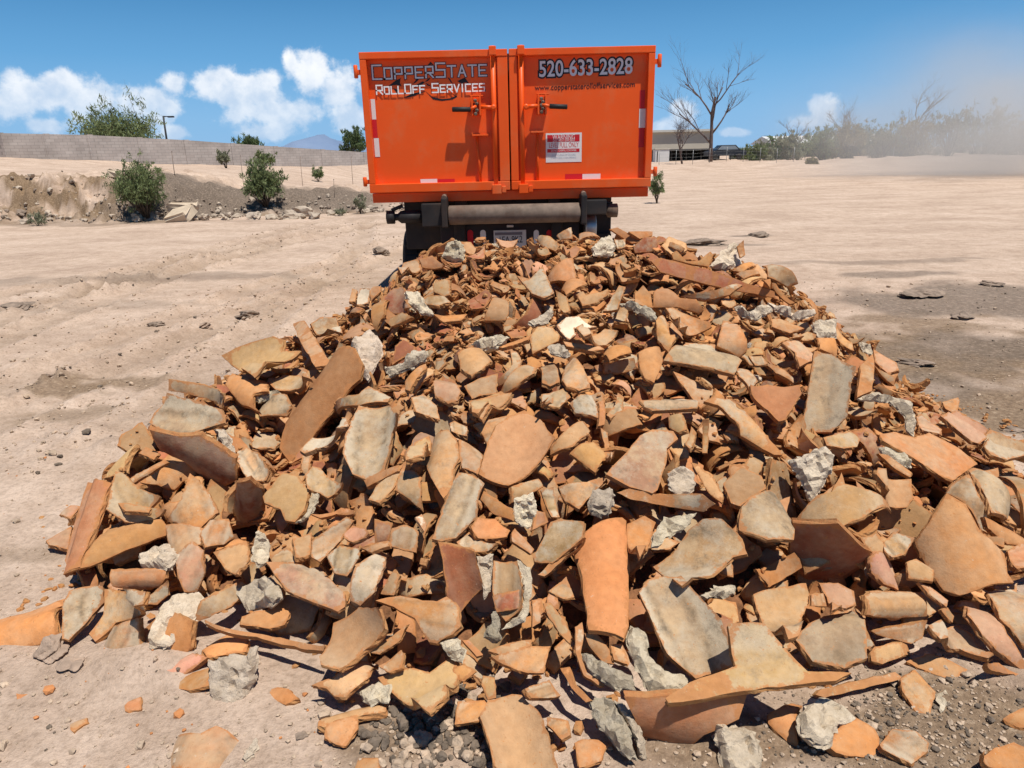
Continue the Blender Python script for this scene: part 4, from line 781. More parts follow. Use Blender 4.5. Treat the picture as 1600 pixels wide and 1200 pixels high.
# cab ahead of the container
cabm = mat('cab_white', (.62, .61, .58), .35); yc = YF+5.2
cb = MB(); cb.poly([(-1.05, yc, .75), (-1.05, yc, 2.35), (-1.05, yc+.25, 2.45), (-1.05, yc+1.1, 2.4), (-1.05, yc+1.45, 1.6), (-1.05, yc+2.4, 1.45), (-1.05, yc+2.5, .75)], (2.1, 0, 0)); cab = cb.build('cab', cabm, TR)
for x in (-1.054, 1.054):
    m = MB(); m.poly([(x, yc+.3, 1.6), (x, yc+.3, 2.2), (x, yc+.95, 2.2), (x, yc+1.2, 1.6)], (.003 if x < 0 else -.003, 0, 0)); m.build('window', mat('cab_glass', (.05, .06, .07), .08), cab)
TRACES = """
A|0,262 180,222 400,140 395,395 290,410 0,470 -140,500 -140,300|o|n-15,62 +.12:-60,380,390,265|long orange barrel tile;running off the left photo edge onto bare dirt
A|430,90 640,60 650,160 540,290 430,400 385,390 390,180|g|n10,55 +.16:470,80,410,390 L.06|grey-topped tile end;lapped over the leftmost barrel tile
A|650,80 905,95 890,175 720,290 590,410 550,360 640,240|o|n-25,55|wedge-shaped orange shard;right of the grey-topped tile end
A|870,270 1050,190 1200,280 1190,440 1160,480 900,470|o||orange shard;half covered by the long white mortar lump, lower left
A|930,380 1010,190 1110,110 1240,120 1265,180 1200,290 1060,440 940,430|w|m L.07|long white crusty mortar lump;lying on an orange shard
A|700,320 860,260 880,440 690,490 640,440|o|n-10,35|thick chipped orange tile end;left of the white crusty lump
A|1215,270 1260,150 1530,20 1540,90 1450,190 1230,290|t|n20,50|
A|780,600 900,480 1030,500 940,580 800,625|g|L.015|flat grey-buff chip;on dirt below the white crusty lump
A|765,745 860,650 1000,590 1120,520 1200,480 1290,510 1120,640 900,730 800,760|p|n-10,60 +.14:780,730,1260,510 L.03|long thin curved pink rim shard;on the lower left dirt
A|1260,460 1380,375 1560,400 1540,470 1300,510|o||
A|1095,660 1200,600 1310,570 1300,680 1180,710 1110,700|o||oval orange chip;under the long pink rim shard
A|770,780 880,750 880,830 780,840|u|L.02|
A|410,930 540,880 545,910 460,970|o|L.01|lone orange chip;on open dirt at lower left
A|100,730 200,735 200,785 105,780|u|L.008|small square brown chip;on open dirt, far lower left
A|1310,540 1400,510 1540,500 1560,455 1600,460 1600,640 1530,790 1500,950 1470,860 1380,790 1320,810 1310,700|w|m n10,35 L.05|bone-shaped white mortar piece;standing on its point, lower left
A|1350,930 1420,960 1520,1060 1520,1130 1380,1200 1340,1290 960,1290 975,1200 1020,1060 1100,1000 1250,980|p|n0,78 L.02 W.5|broad dusty pink shard;half buried at the bottom edge
A|1520,1140 1560,1060 1600,1010 1610,1040 1590,1110 1530,1150|w|m L.015|
A|905,150 1040,30 1050,120 980,180 905,175|g||
E|690,1160 1040,1150 1030,1215 1000,1270 860,1290 700,1265|u|n-5,30 +.1:700,1215,1030,1205|
B|-140,90 -30,40 60,0 130,60 140,130 90,190 -60,210|w|m|cream pitted mortar lump;left of the grey-pink curved shard
B|60,-90 200,-85 400,-60 470,20 555,110 555,190 510,220 380,170 190,90|p|n-15,62 +.12:80,-40,540,160 W.8|grey-pink curved shard;on the lower left slope
B|585,60 620,-60 720,-130 830,-150 800,-60 760,30 740,100 650,185 590,150|w|n-20,40 W.9|white mortar-coated tile shard;standing on end
B|775,110 830,0 860,-40 890,0 860,120|t|n-30,45|
B|0,215 190,195 210,230 180,300 90,325 0,310 -100,300 -90,250|o||bright orange wedge slab;below the cream pitted lump
B|0,355 150,380 430,430 420,465 200,430 0,375 -320,290 -320,270|t|n-10,70 L.06|long thin tile edge;casting shadow on the lower left dirt
B|390,500 460,400 480,290 640,190 760,190 800,320 790,340 660,470 510,580 400,550|t|n-22,58 L.07|tan rectangular shard;with a chipped lower end
B|745,150 900,120 1040,150 1130,155 1190,125 1260,180 1280,310 1230,360 1130,420 1080,410 990,260 860,190|o|n5,52 L.07|jagged orange shard;with a pointed left arm
B|700,440 830,390 945,300 900,400 770,490 690,470|o||
B|345,680 480,630 650,530 760,545 700,640 560,755 490,750 440,700|t|n-5,66 L.05|tan tile piece;with a toothed left end lying on dirt
B|760,560 900,460 920,480 910,570 830,600|o||
B|760,630 980,570 1080,600 1220,500 1250,540 1190,740 1080,850 780,660|t|n-15,66 -.16:860,720,1240,560 L.05|buff V-shaped trough corner;above the dark gravel
B|630,730 760,670 840,690 820,790 700,800|w|m L.02|
B|385,930 390,900 600,820 820,790 810,840 640,870 430,940|t|+.05:390,915,815,810 L.04|stick-like tan tile strip;above the dark gravel
B|425,990 440,920 560,880 635,880 635,950 560,1060 500,1050 430,1010|o|n0,70 L.05|heart-shaped orange shard;at the left edge of the dark gravel
B|610,1190 640,1130 760,1130 770,1200 740,1240 600,1240|o|L.02|
B|30,720 130,690 200,700 260,760 180,800 60,750|o|L.01|crumbly orange chip;on dirt right of the bone-shaped lump
B|1240,925 1260,780 1440,770 1450,830 1390,900|o|n0,72|square orange chip;left of the bottom trough tile
C|-205,870 -150,770 0,735 60,740 180,860 240,1050 290,1200 310,1290 -60,1290 -70,1230 -110,1180 -150,1020|t|n5,72 -.2:-50,760,110,1280 L.06 W.1|large buff trough tile;at bottom centre on the dark gravel
B|1230,570 1300,555 1370,600 1300,660 1225,635|o||
B|1420,620 1490,640 1500,760 1450,770 1410,680|t|n20,60|
B|1290,400 1330,395 1420,490 1380,500|u||
B|1150,420 1240,380 1310,460 1290,540 1220,510|w|m|
B|1430,380 1500,220 1530,300 1530,400 1480,420|w|m n10,30|angular white mortar wedge;inside the mortar-lined ring
Z|700,480 860,520 905,680 790,810 740,720 720,560|r|n10,22 -.13:770,490,840,760|dark red hollow tile;beside the mortar-lined ring
Z|870,540 945,535 940,660 905,730 890,620|w|m T.02|
Z|1050,560 1110,590 1115,700 1085,830 980,870 1060,800 1075,700|w|m T.02|white mortar ring lining;curving below the dark red hollow tile
Z|945,560 1050,560 1075,690 1070,770 1000,830 960,780 940,690|b|n0,40 -.12:1000,560,1010,820|
Z|940,715 1070,690 1075,770 960,790|r|n0,35 L.06|
Z|920,960 1000,930 1115,910 1110,940 1000,980|t|n0,70|
Z|935,985 1100,940 1200,940 1170,1060 1100,1060|o|n15,58|orange triangular shard;below the white ring lining
Z|1090,1130 1200,1090 1250,1160 1220,1170 1120,1170|t||
C|390,-150 445,-270 560,-350 690,-370 715,-350 730,0 730,310 700,385 480,335 455,150 440,0|o|n5,52 +.2:570,-340,590,340 L.07 W0|smooth bright orange rectangular tile;upright near centre bottom
C|795,100 850,20 920,0 1060,0 1170,120 1310,270 1360,400 1430,540 1380,560 1180,630 1150,640 970,480|g|n-5,56 -.17:920,20,1200,600 L.08 W1|large stained trough tile;leaning right of the bright orange tile
C|720,390 750,320 830,350 860,500 950,590 1080,620 1110,690 1000,710 960,750 860,720 790,580|w|m n0,60 L.06|boomerang-shaped white mortar strip;left of the large stained trough
C|1110,660 1400,560 1350,290 1580,290 1720,460 1850,590 2120,600 2030,650 1600,690 1300,740 980,790 960,760|t|n0,71 -.2:1130,620,2050,560 L.25 W.6|long buff trough tile;lying crosswise under the lower right group
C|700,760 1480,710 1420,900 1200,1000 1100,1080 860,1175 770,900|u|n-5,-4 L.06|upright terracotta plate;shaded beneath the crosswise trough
C|490,790 550,765 620,770 700,880 780,1140 700,1110 560,950 510,860|w|m n-25,50|rough white mortar bar;left of the shaded upright plate
C|640,790 690,800 780,920 830,1090 850,1175 800,1150 740,960|w|m n-25,50|thin white mortar bar;along the shaded upright plate
C|420,490 500,490 560,540 650,590 750,620 760,700 640,690 470,570|w|m L.05|bubbly white mortar clot;inside the curved tile below bright orange tile
C|395,320 440,290 450,350 430,500 470,600 580,680 560,690 450,620 400,480|o|n20,45|
C|455,360 520,350 620,470 640,550 570,540 480,430|o|n-20,50|
C|620,430 690,420 730,550 640,520|o||
C|195,170 240,165 330,280 370,370 360,420 300,360 220,240|t|n-20,45|
C|130,150 190,140 180,290 130,320|o||
C|230,90 340,0 390,130 320,140|o|n0,55|
C|300,580 350,570 390,680 490,780 460,790 370,700|o|n-25,50|
C|215,880 350,900 360,990 310,1020 220,930|o|L.03|
C|390,1040 440,1015 540,1020 590,1060 560,1150 420,1195|o|L.04 n0,75|square clay chip;on grit left of the thin white mortar bar
C|1255,900 1380,950 1500,970 1550,1060 1560,1250 1340,1250 1300,1060|w|m n-15,50 L.06|pointed pale rock-like mortar chunk;at the bottom edge right of centre
C|1180,120 1290,65 1390,60 1395,110 1220,140|w|m|
G|880,1140 1000,1060 1100,910 1190,840 1310,840 1410,930 1470,1060 1380,1080 1250,1190 1060,1260 960,1210|b|n-5,60 -.25:1010,1050,1420,1000 W1|wide brown weathered shard;with black streaks, above the large stained trough
D|-90,110 0,80 240,40 270,130 190,370 130,390 -50,240|t|n5,58 L.07|buff tapered shard;pointing down over the crosswise trough
D|320,40 440,40 540,90 550,170 400,215 370,130|p|n0,58 -.12:350,80,540,140|
D|275,115 350,105 370,190 275,185|t||
D|610,120 660,90 950,100 1000,200 1000,250 800,265 620,240|t|n0,45 +.07:620,180,990,175 L.08|short buff barrel piece;lying level at lower right
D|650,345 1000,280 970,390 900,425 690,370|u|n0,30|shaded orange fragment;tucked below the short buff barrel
D|170,390 250,300 420,230 500,200 620,450 620,510 480,575 280,530 220,450|g|n-5,66 +.3:200,400,560,350 L.07 W.5|pale rounded grey-white shard;with a dark stain in its middle
D|490,230 540,200 660,430 630,460|t|n-30,50|
D|640,450 800,415 960,460 955,500 860,490 720,550 650,530|t|n0,50 +.15:700,420,740,550|
D|865,530 1010,480 1110,510 1250,580 1160,655 940,570|o|n5,75 L.04|
D|830,640 920,580 1050,720 1010,880 930,850 840,710|o|n0,70 L.05|kite-shaped tan-orange shard;on grit at lower right
D|1055,740 1110,710 1150,770 1090,845|w|m L.015|
D|1005,305 1150,310 1190,305 1280,360 1310,430 1410,480 1380,510 1200,450 1080,390|p|n15,70 L.05|smooth pink shard;right of the short buff barrel
D|1210,150 1330,160 1440,260 1500,360 1600,520 1700,640 1600,600 1430,460 1340,360 1250,240|p|n20,58 L.05|long pinkish tile;sloping off the right photo edge
D|1370,100 1560,40 1680,200 1740,480 1600,430 1450,260|t|n20,58|broad tan tile;at the right edge above the long pinkish tile
D|1380,530 1450,540 1600,620 1640,680 1540,610|u||
D|300,740 330,710 800,600 850,640 640,690 360,760|t|n0,50 L.06|narrow buff tile rail;below the crosswise trough
D|190,870 280,770 400,775 500,840 550,890 430,940 380,1050 320,1050 210,980|w|m n0,65 L.10|round white mortar cap;stuck on an orange shard, bottom right
D|550,880 670,950 700,1010 700,1140 500,1120 430,1100 380,1060 440,950|o|n10,68 L.05|orange shard;carrying the round white mortar cap
D|0,860 210,810 170,900 190,1070 150,1060 0,920|o|n-5,65|
D|700,1050 780,950 930,965 1010,1040 1000,1090 900,1170 720,1080|o|n0,74 L.05|five-sided orange tile chip;right of the round white cap
D|1470,890 1600,820 1680,800 1680,960 1560,940|o|n0,75 L.04|
D|1330,1120 1420,1070 1540,1035 1640,1080 1640,1230 1500,1200|o|n0,72 L.05|orange corner chip;at the bottom right photo corner
H|640,1080 700,1040 760,1090 800,1190 820,1290 730,1250 650,1180|p|n-10,40 +.1:680,1060,770,1270|
H|920,980 1010,860 1120,680 1240,750 1330,920 1480,1060 1500,1180 1540,1240 1400,1250 1200,1320 1100,1290 1000,1150|o|n5,52 +.2:1150,720,1330,1270 L.09 W.2|large orange barrel tile;with a dark lower lip, far right
D|1090,210 1130,195 1170,250 1160,290|t||
D|940,30 1010,60 1130,150 1120,190 1010,110|p||
E|1050,-30 1400,60 1385,150 1050,40|b|n5,15 L.0|grey-brown standing tile rim;behind the overhanging grey trough
E|1040,50 1385,155 1400,240 1300,270 1100,330 980,270 930,240 960,180 1020,120|g|n-5,58 -.25:970,210,1390,260 L.09 W1|overhanging grey trough tile;on the left shoulder of heap
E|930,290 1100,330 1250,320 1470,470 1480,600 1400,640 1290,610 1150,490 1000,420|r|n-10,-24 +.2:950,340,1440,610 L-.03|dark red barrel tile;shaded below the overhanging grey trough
E|545,610 690,620 650,700 600,870 500,1100 500,1140 390,1190 400,1100 480,800|u|n-25,45 +.10:620,620,445,1170 L.06|upright brown-pink barrel tile;leaning at the far left of heap
E|720,540 760,550 870,650 1000,700 940,770 1030,780 1000,820 900,870 780,860 660,780 690,650|t|n10,50 -.14:760,560,900,860 L.08 W.6|bowl-like tan tile end;beside the upright brown-pink barrel
E|735,740 800,740 940,770 930,800 780,790|t|n0,60 L.10|
E|500,1150 540,1050 680,900 690,880 1000,840 1040,880 1050,940 780,1040 560,1140|o|n0,48 +.16:520,1120,1040,890 L.03|orange barrel tile;under the bowl-like tan tile end
E|865,1080 950,1020 1040,1000 1100,1060 1060,1150 900,1155|w|m|
E|1185,555 1240,600 1310,690 1365,800 1310,840 1250,900 1150,880 1040,870 1060,820 1130,720|o|n5,52 L.04|tall orange spear-shaped shard;in the left part of heap
E|1030,880 1150,870 1270,900 1250,1000 1100,1070 1050,1000|t|n-5,55 W.5|
E|1280,1020 1250,930 1310,850 1430,840 1460,950 1400,1000|o|n10,55 L.06|broad bright orange shard;below-right of the spear-shaped shard
E|1100,1070 1200,980 1270,1040 1280,1180 1230,1300 1150,1300 1110,1200|p|n-5,50 L.05|tall pink shard;below the spear-shaped shard
E|1330,1050 1430,1010 1540,980 1550,1100 1490,1190 1400,1150|t|n0,50|
E|370,815 440,755 500,760 480,790 440,840|p|L.02 n0,80|pink chip on dirt;left of the upright brown-pink barrel
E|285,975 450,880 420,1030 300,1000|p|L.03 n0,75|flat pink corner;half under the upright brown-pink barrel
E|800,600 850,560 1030,470 1050,490 830,620|u|n0,40 +.06:820,600,1040,480|
E|865,430 910,390 995,430 960,470|o||
E|1340,290 1400,280 1430,320 1470,440 1400,420|w|m n0,40 L.05|
F|-120,420 -70,390 0,420 80,540 60,600 -60,590 -120,480|t|n-5,55 -.14:-60,420,30,590|hollow buff tile piece;left of the incised tan plate
E|1450,800 1480,620 1560,600 1640,660 1650,800 1560,880 1480,880|r|n0,-24 +.09:1550,610,1560,870 L-.02|
S|440,642 485,590 525,545 552,542 566,570 562,592 550,602 507,657 470,706 452,722 436,700 445,665|u|n-28,52 +.10:545,560,447,700 L.09 W.05|long smooth brown-orange barrel tile;lying diagonally at upper left
I|870,770 940,700 990,660 1040,700 1070,790 1030,870 980,980 930,930 900,830|w|m n-10,48 L.10 T.04|grey mortar collar;on the end of the diagonal barrel tile
F|560,300 640,130 830,130 880,180 850,300 800,540 680,590 600,560 540,430|g|n-8,56 -.2:740,130,700,580 L.08 W1|weathered grey-buff trough tile;speckled with lichen, left of centre
F|270,410 350,330 570,230 580,260 380,400 300,430|w|n-10,60 L.06|long thin pale splinter pair;right of the diagonal barrel tile
F|40,700 160,550 250,570 310,640 330,660 300,790 240,860 180,850 150,780 50,740|t|n-15,48 L.06|tan plate incised with a curly mark;left of centre
F|250,860 320,800 350,680 395,690 370,760 300,850|w|m n20,40|
F|305,560 350,510 400,520 430,560 540,610 450,710 400,680 320,650|t|n0,55 L.06|small buff shard;touching the incised tan plate
F|340,810 480,800 530,770 610,785 605,810 500,810 400,835|o|n0,45|thin orange tile edge;below the incised tan plate
F|345,980 560,830 610,850 540,960 400,1110 345,1080|t|n-20,52|
F|545,930 600,880 680,895 700,930 600,985 550,960|p||
F|850,900 940,880 1015,920 1000,1050 930,1040 830,1010|b|n0,50|
F|740,850 850,870 830,980 740,1000|r|n0,25|
F|440,1070 520,1010 650,1020 640,1090 570,1200 490,1180|g|n-15,55 -.1:560,1020,520,1190|small grey hollow shard;left of centre, low on the slope
F|650,1020 700,1010 820,975 830,1010 720,1050|p||
F|870,660 950,520 1030,580 1040,790 960,720|b|n-10,45|
F|670,600 760,550 890,500 880,540 770,600 690,640|o||
F|700,720 750,630 940,470 950,490 850,660 770,740|t|n-25,45|
F|935,470 990,360 1080,320 1095,360 1050,440|t||
F|1040,440 1110,330 1200,280 1250,340 1270,460 1230,540 1230,640 1170,710 1090,580|t|n-12,56 W.6|pale ridged buff shard;left of the biggest flat tan shard
F|1100,965 1170,760 1260,550 1340,560 1380,580 1430,620 1390,700 1380,840 1250,960 1160,980|g|n12,52 +.11:1320,570,1170,970 L.09 W1|whitish half-round barrel tile;tilted, left of centre
S|748,740 762,690 775,665 795,650 820,640 845,655 868,683 845,720 820,745 795,758 770,752|t|n-3,60 L.08 W.05|biggest flat tan shard;at the heap centre
F|1270,340 1330,370 1420,440 1390,560 1290,520 1270,440|t||
F|1360,250 1450,220 1600,190 1600,230 1500,290 1450,390 1420,320|o||
F|1210,240 1240,225 1320,260 1320,320 1220,290|t||
F|1400,720 1420,670 1560,760 1600,790 1600,850 1480,810|o|n-5,45|
F|1345,890 1390,830 1500,840 1590,910 1570,950 1390,960|o||
F|1250,980 1330,920 1390,970 1500,990 1450,1040 1290,1030|o||
F|1330,100 1520,60 1600,50 1560,110 1410,220 1330,190|t||
F|1400,200 1600,80 1600,110 1430,225|t||
I|1385,1000 1430,960 1500,970 1560,1040 1540,1100 1480,1120 1400,1070|p|n0,60 L.06 W.4|small pale pink chip;above the weathered grey-buff trough
F|480,150 640,60 700,10 840,80 820,110 640,130 500,170|t|n-10,60|
F|970,80 1050,60 1130,130 1150,220 1000,170|t||
F|1000,830 1040,810 1070,870 1055,920|w||
F|230,960 350,920 340,1060 250,1080|t||
F|80,1080 180,1020 280,1090 240,1120 100,1120|t||
F|0,930 40,930 80,1000 80,1120 20,1150 -20,1100 -10,1000|w|m n0,35|upright white mortar nub;left of the small grey hollow shard
G|590,560 640,500 720,420 800,320 880,280 1010,290 1040,340 970,400 970,470 910,660 880,680 740,640|p|n-3,60 L.08 W.9|lilac-bloomed pink plate;right of centre
G|660,680 740,655 900,690 1190,690 1270,750 1200,800 950,760 740,720|o|n0,25 -.6:900,640,930,800|curved orange tile edge;under the lilac-bloomed plate
G|980,560 1070,510 1130,550 1140,640 1100,690 1000,660|w|m|cream mortar block;right of the lilac-bloomed plate
G|360,430 430,370 510,360 600,440 520,550 480,520|o|n0,58 L.06|six-sided orange chip;left of the lilac-bloomed plate
G|240,400 380,250 490,250 480,310 380,390 240,440|t|n-15,52|
G|360,120 430,60 500,70 530,130 540,210 400,180|g||
G|190,110 340,20 370,80 300,130 240,110|b||
G|800,100 1060,90 1160,95 1160,150 880,165 830,140|g|n0,60 +.1:810,120,1160,125 L.06|pale grey level tile strip;above the lilac-bloomed plate
G|540,110 570,100 580,250 540,260|u||
G|555,270 600,300 640,440 620,460 580,370|b||
G|590,190 650,120 660,50 700,80 690,160 620,210|t||
G|975,200 1060,180 1090,280 1040,300 980,270|t||
G|1080,370 1120,260 1150,300 1110,400|t||
G|1190,220 1230,220 1220,430 1190,430|t||
G|1200,105 1270,80 1330,90 1440,110 1470,180 1600,330 1690,440 1640,440 1430,320 1420,250 1290,130|o|n15,48 +.2:1250,90,1640,400 L.06|long curved orange shard;sweeping down right of the pale level strip
G|1120,490 1160,500 1260,590 1320,690 1310,740 1230,680|t|n-20,50 L.05|
G|1320,620 1430,510 1560,570 1590,650 1500,700 1430,760 1370,740|t|n0,55|
G|1420,860 1440,760 1500,700 1600,660 1740,700 1765,970 1600,970 1420,910|g|n-5,58 L.08 W1|grey-white plate;with a clean lower edge, right of centre
G|290,640 470,610 600,610 520,670 420,780 330,730|o|n0,55|arrow-shaped orange shard;above the bright orange tile
G|180,660 260,640 300,830 250,830|b|n0,40|
G|480,760 510,670 610,650 640,700 600,830 500,820|w|m n0,45|squarish white mortar block;on top of the bright orange tile
G|20,720 130,680 160,800 150,890 60,890 20,850|w|m n0,40|grey-white mortar nub;left of the arrow-shaped orange shard
G|160,790 210,800 230,860 130,910|u||
G|720,870 830,820 900,860 850,1020 800,1080 730,1020|o|n0,55|
G|880,950 960,840 1140,810 1100,880 1000,930 920,1010 870,1020|w|m n-10,50|arched white mortar crust;right of the bright orange tile
G|240,860 300,840 450,860 440,960 250,1120 140,1110 130,1080 200,950|b|n-12,52 L.06|brown plate;with a worn orange patch, left of the bright orange tile
G|160,1190 240,1110 450,950 430,1000 330,1080 200,1200|b|n-20,50|
G|0,930 20,900 140,1030 120,1060 0,980|o||
G|0,640 170,590 200,640 90,700 0,740|t||
H|-110,0 0,0 200,0 210,60 110,220 70,230 0,160 -100,60|u|n5,52 L.07 W0|smooth five-sided brown-orange shard;upper right
S|1262,620 1273,548 1300,553 1338,572 1330,600 1325,650 1300,675 1252,672|g|n-5,48 -.25:1285,550,1275,672 L.09 W.9|tall pale weathered tile;standing upright at upper right
S|1345,570 1365,552 1363,610 1340,620|o||
H|560,90 650,65 780,80 880,160 920,260 910,330 870,290 860,200 760,110 620,100|w|m T.03 L.05|arched grey mortar rim;above the wide orange slab
H|700,310 800,295 920,330 1010,300 1200,400 1310,490 1160,600 1080,570 900,450 720,350|o|n10,66 L.10 W.35|wide orange slab;with a pale pink upper end, right side
H|350,330 520,290 580,340 560,390 480,400 370,380|t||
H|130,480 230,450 310,410 360,390 410,450 400,540 350,600 310,700 260,725 220,600 150,510|w|m n0,38 L.09|pitted grey mortar chunk;with a pointed foot, right side
H|170,850 310,690 400,670 460,550 480,620 560,640 770,790 600,830 460,890 230,870|t|n0,55 L.05|spiky tan shard;with crumbs on it, right side
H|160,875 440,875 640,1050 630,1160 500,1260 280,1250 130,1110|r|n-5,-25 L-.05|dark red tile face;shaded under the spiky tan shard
H|580,960 690,930 730,1000 790,1060 720,1080 640,1040|t||
H|730,980 790,920 920,960 860,1060 780,1080 730,1040|t|n0,60|
H|680,560 690,520 900,590 910,720 870,770 740,750|t|n5,45 -.14:800,540,820,760 L.05|trough-like tan tile end;below the wide orange slab
H|700,400 780,400 860,450 900,520 820,510 720,430|w|m|
H|690,430 750,440 900,550 890,580 800,530|o||
H|550,600 640,680 630,700 560,640|b||
H|1140,640 1200,590 1260,560 1320,700 1380,910 1330,920 1240,750 1120,680|b|n5,50 W.9|grey-brown weathered strip;behind the large right barrel tile
H|1260,540 1290,520 1540,920 1500,920 1400,800|g|n20,50 L.05|straight pale tile rail;right of the weathered strip
H|1350,540 1440,520 1680,760 1740,1000 1600,930|b|n20,58 L.05|long brown tile;at the right photo edge beside the pale rail
H|1080,200 1180,160 1340,250 1390,290 1330,370 1280,360|p|n10,58|
H|1350,390 1390,280 1680,390 1740,470 1500,470 1400,440|b|n10,65 -.3:1400,350,1700,450|brown trough tile;at the right edge on the gravelly dirt
H|1360,830 1600,960 1640,1010 1500,1000 1380,900|o|n10,45|
H|1340,950 1480,950 1480,1020 1400,990|u||
H|1500,1040 1600,980 1660,1020 1660,1130 1560,1150|u||
H|870,1110 930,1090 1040,1160 1030,1230 880,1210|t|n0,60 L.06|
H|1090,110 1190,80 1200,100 1180,190 1110,150|o||
H|930,200 960,180 1090,280 1080,310 980,290|p|n10,55|
I|60,820 180,760 380,700 450,720 440,790 550,790 270,960 250,940 140,890|t|n-5,64 -.3:150,860,480,760 L.08 W.2|wide tan trough shard;on the left shoulder of heap
I|510,620 580,600 740,860 720,880 650,890 560,740|t|n-30,50 L.09|slender upright buff tile piece;leaning on the wide tan trough
I|620,620 680,580 780,580 820,680 660,690|b|n-10,65|
I|85,1000 130,930 250,975 360,990 350,1040 260,1060 260,1130 300,1170 180,1120|o|n0,58|curved orange tile flap;below the wide tan trough
I|250,1060 400,1040 440,1060 300,1110|w|m|
I|310,1090 460,1060 500,1130 470,1200 300,1200|g|n0,45|
I|360,990 450,940 550,940 630,970 520,1030 400,1030|t||
I|520,1050 610,960 600,1010 540,1060|o||
I|1150,760 1200,720 1280,770 1270,800 1130,880|r|n-10,50 W0|small brick-red square shard;upper left of centre
I|1085,890 1200,880 1260,800 1340,790 1340,840 1260,890 1110,950|w|m n0,50|white mortar tongue;below the brick-red square shard
I|1210,980 1340,870 1340,900 1240,1040 1210,1030|o||
I|1205,430 1290,420 1330,470 1390,560 1320,560 1230,490|w|m n-10,50|white mortar rim;under a curled tile at upper left
I|1320,470 1460,450 1500,490 1420,510 1340,500|b||
I|1390,560 1440,570 1600,560 1560,600 1450,610|o|n0,55|
I|1070,450 1140,400 1190,390 1240,520 1220,560 1100,550|r|n-30,25|
I|1010,640 1060,450 1100,470 1080,560 1030,670|o|n-30,35 L.06|upright curved orange rim;near the upper left silhouette
I|950,580 1050,470 1060,490 960,600|t||
I|1380,370 1460,340 1490,350 1490,440 1450,450 1390,420|t||
I|1160,300 1200,240 1290,215 1310,280 1190,310|p|n0,60|
I|1300,215 1380,195 1460,250 1320,270|u|n0,30|
I|1440,200 1480,120 1530,100 1570,130 1580,230 1500,230|w|m n0,40 L.05 T.05|conical grey mortar lump;on the ridge before the tyre
I|870,480 930,400 990,400 980,490 900,500|w||
I|860,480 880,400 910,410 900,480|t||
I|990,420 1060,380 1060,420 1000,480|u||
I|1080,600 1190,550 1250,580 1120,640|t||
J|615,340 720,220 780,210 800,340 760,360 640,360|o|n0,55 L.06|bright orange facet shard;just below the ridge centre
J|430,320 510,340 590,260 660,430 600,460 520,430|g|n0,52|spiky grey-buff shard;left of the bright facet shard
J|780,440 820,400 860,440 960,420 1000,400 1000,440 930,490 840,510|t|n0,50|curled buff tile rim;below the bright facet shard
J|690,400 850,350 870,370 740,440|o||
J|670,410 740,450 760,540 690,550|t|n-20,45|
J|970,540 1070,380 1110,390 1060,530|b|n-25,50|
J|235,560 280,460 360,440 380,560 360,600 230,600|t|n5,55 L.06|
J|1170,430 1220,380 1270,440 1280,520 1170,490|o|n5,52 L.06|
J|1070,500 1150,490 1280,540 1300,600 1230,570 1140,520|w|m n0,50|arched mortar crust;right of the curled buff rim
J|680,630 740,580 820,570 930,640 790,650 800,690 760,720|w|n0,60 L.05|
J|800,640 980,650 1060,660 1040,710 990,750 850,700|t|n0,62 L.06|
J|510,700 560,640 650,640 700,700 690,730 530,810|t|n-5,58|
J|630,760 700,750 770,810 740,830 640,800|w|m|
J|150,750 300,710 370,700 300,760 200,780|w|m|
J|500,610 610,560 640,520 660,550 620,610 530,630|w|m|
J|720,730 950,760 980,780 900,790 740,760|t|n0,60 L.05|
J|310,760 520,690 500,720 340,770|o||
J|710,970 750,850 840,880 890,1020 820,1040 740,1010|o|n0,55 L.06|
J|1190,800 1360,790 1330,900 1290,990 1230,960 1200,890|o|n5,55 L.08|bright orange pentagon shard;left of the crosswise grey slab
J|950,820 1140,770 1150,800 1010,850|o||
J|60,800 180,770 270,800 280,860 220,900 150,950 80,900|t|n-5,55|
J|100,1010 200,960 310,930 300,1060 200,1070 150,1090|b|n0,55|
J|380,780 400,770 460,850 430,950 320,1010 310,980 400,880|g|n20,45|
J|330,1040 440,890 560,870 540,930 430,1010 350,1060|t|n-15,55|
J|550,870 600,850 700,980 640,1010 590,990|b||
J|585,1060 760,1010 740,1100 700,1140 590,1120|b||
J|130,1110 330,1040 360,1060 190,1180 150,1170|t||
J|540,90 630,75 700,130 670,170 590,140|o|n0,35|
J|680,70 770,20 780,90 700,100|u|n0,25|
J|1010,30 1060,20 1130,60 1220,110 1150,120|u|n-10,30|
J|1130,45 1280,45 1280,70 1200,90|o||
J|1160,140 1230,80 1300,80 1320,120 1290,170 1170,180|r|n0,20 L.05|dark red block-like shard;at the right end of the ridge top
J|900,150 960,90 1010,70 1050,140 1010,200 920,190|w|m n-15,40|conical white mortar lump;on the ridge right of centre
J|1040,90 1110,90 1110,140 1060,150|g||
J|820,60 900,50 950,80 820,100|p||
J|700,150 800,130 830,150 740,190|u||
J|300,85 440,90 400,150 330,130|p||
K|200,190 230,165 290,230 370,230 440,170 460,190 430,265 330,250 210,220|o|n0,30 L.05|upturned crescent tile;on the right ridge line
K|70,230 130,210 420,280 620,350 840,420 850,460 620,420 130,300|r|n0,18 L.06|long dark red tile edge;running down the right ridge
K|90,420 140,390 250,460 350,470 400,540 370,560 250,520 80,520|u|n0,28|
K|250,450 350,430 480,410 600,370 640,380 560,440 400,480|b|n0,40|
K|160,520 210,520 440,610 450,640 250,650 190,560|o|n0,58 L.05|orange wedge shard;below the long dark red edge
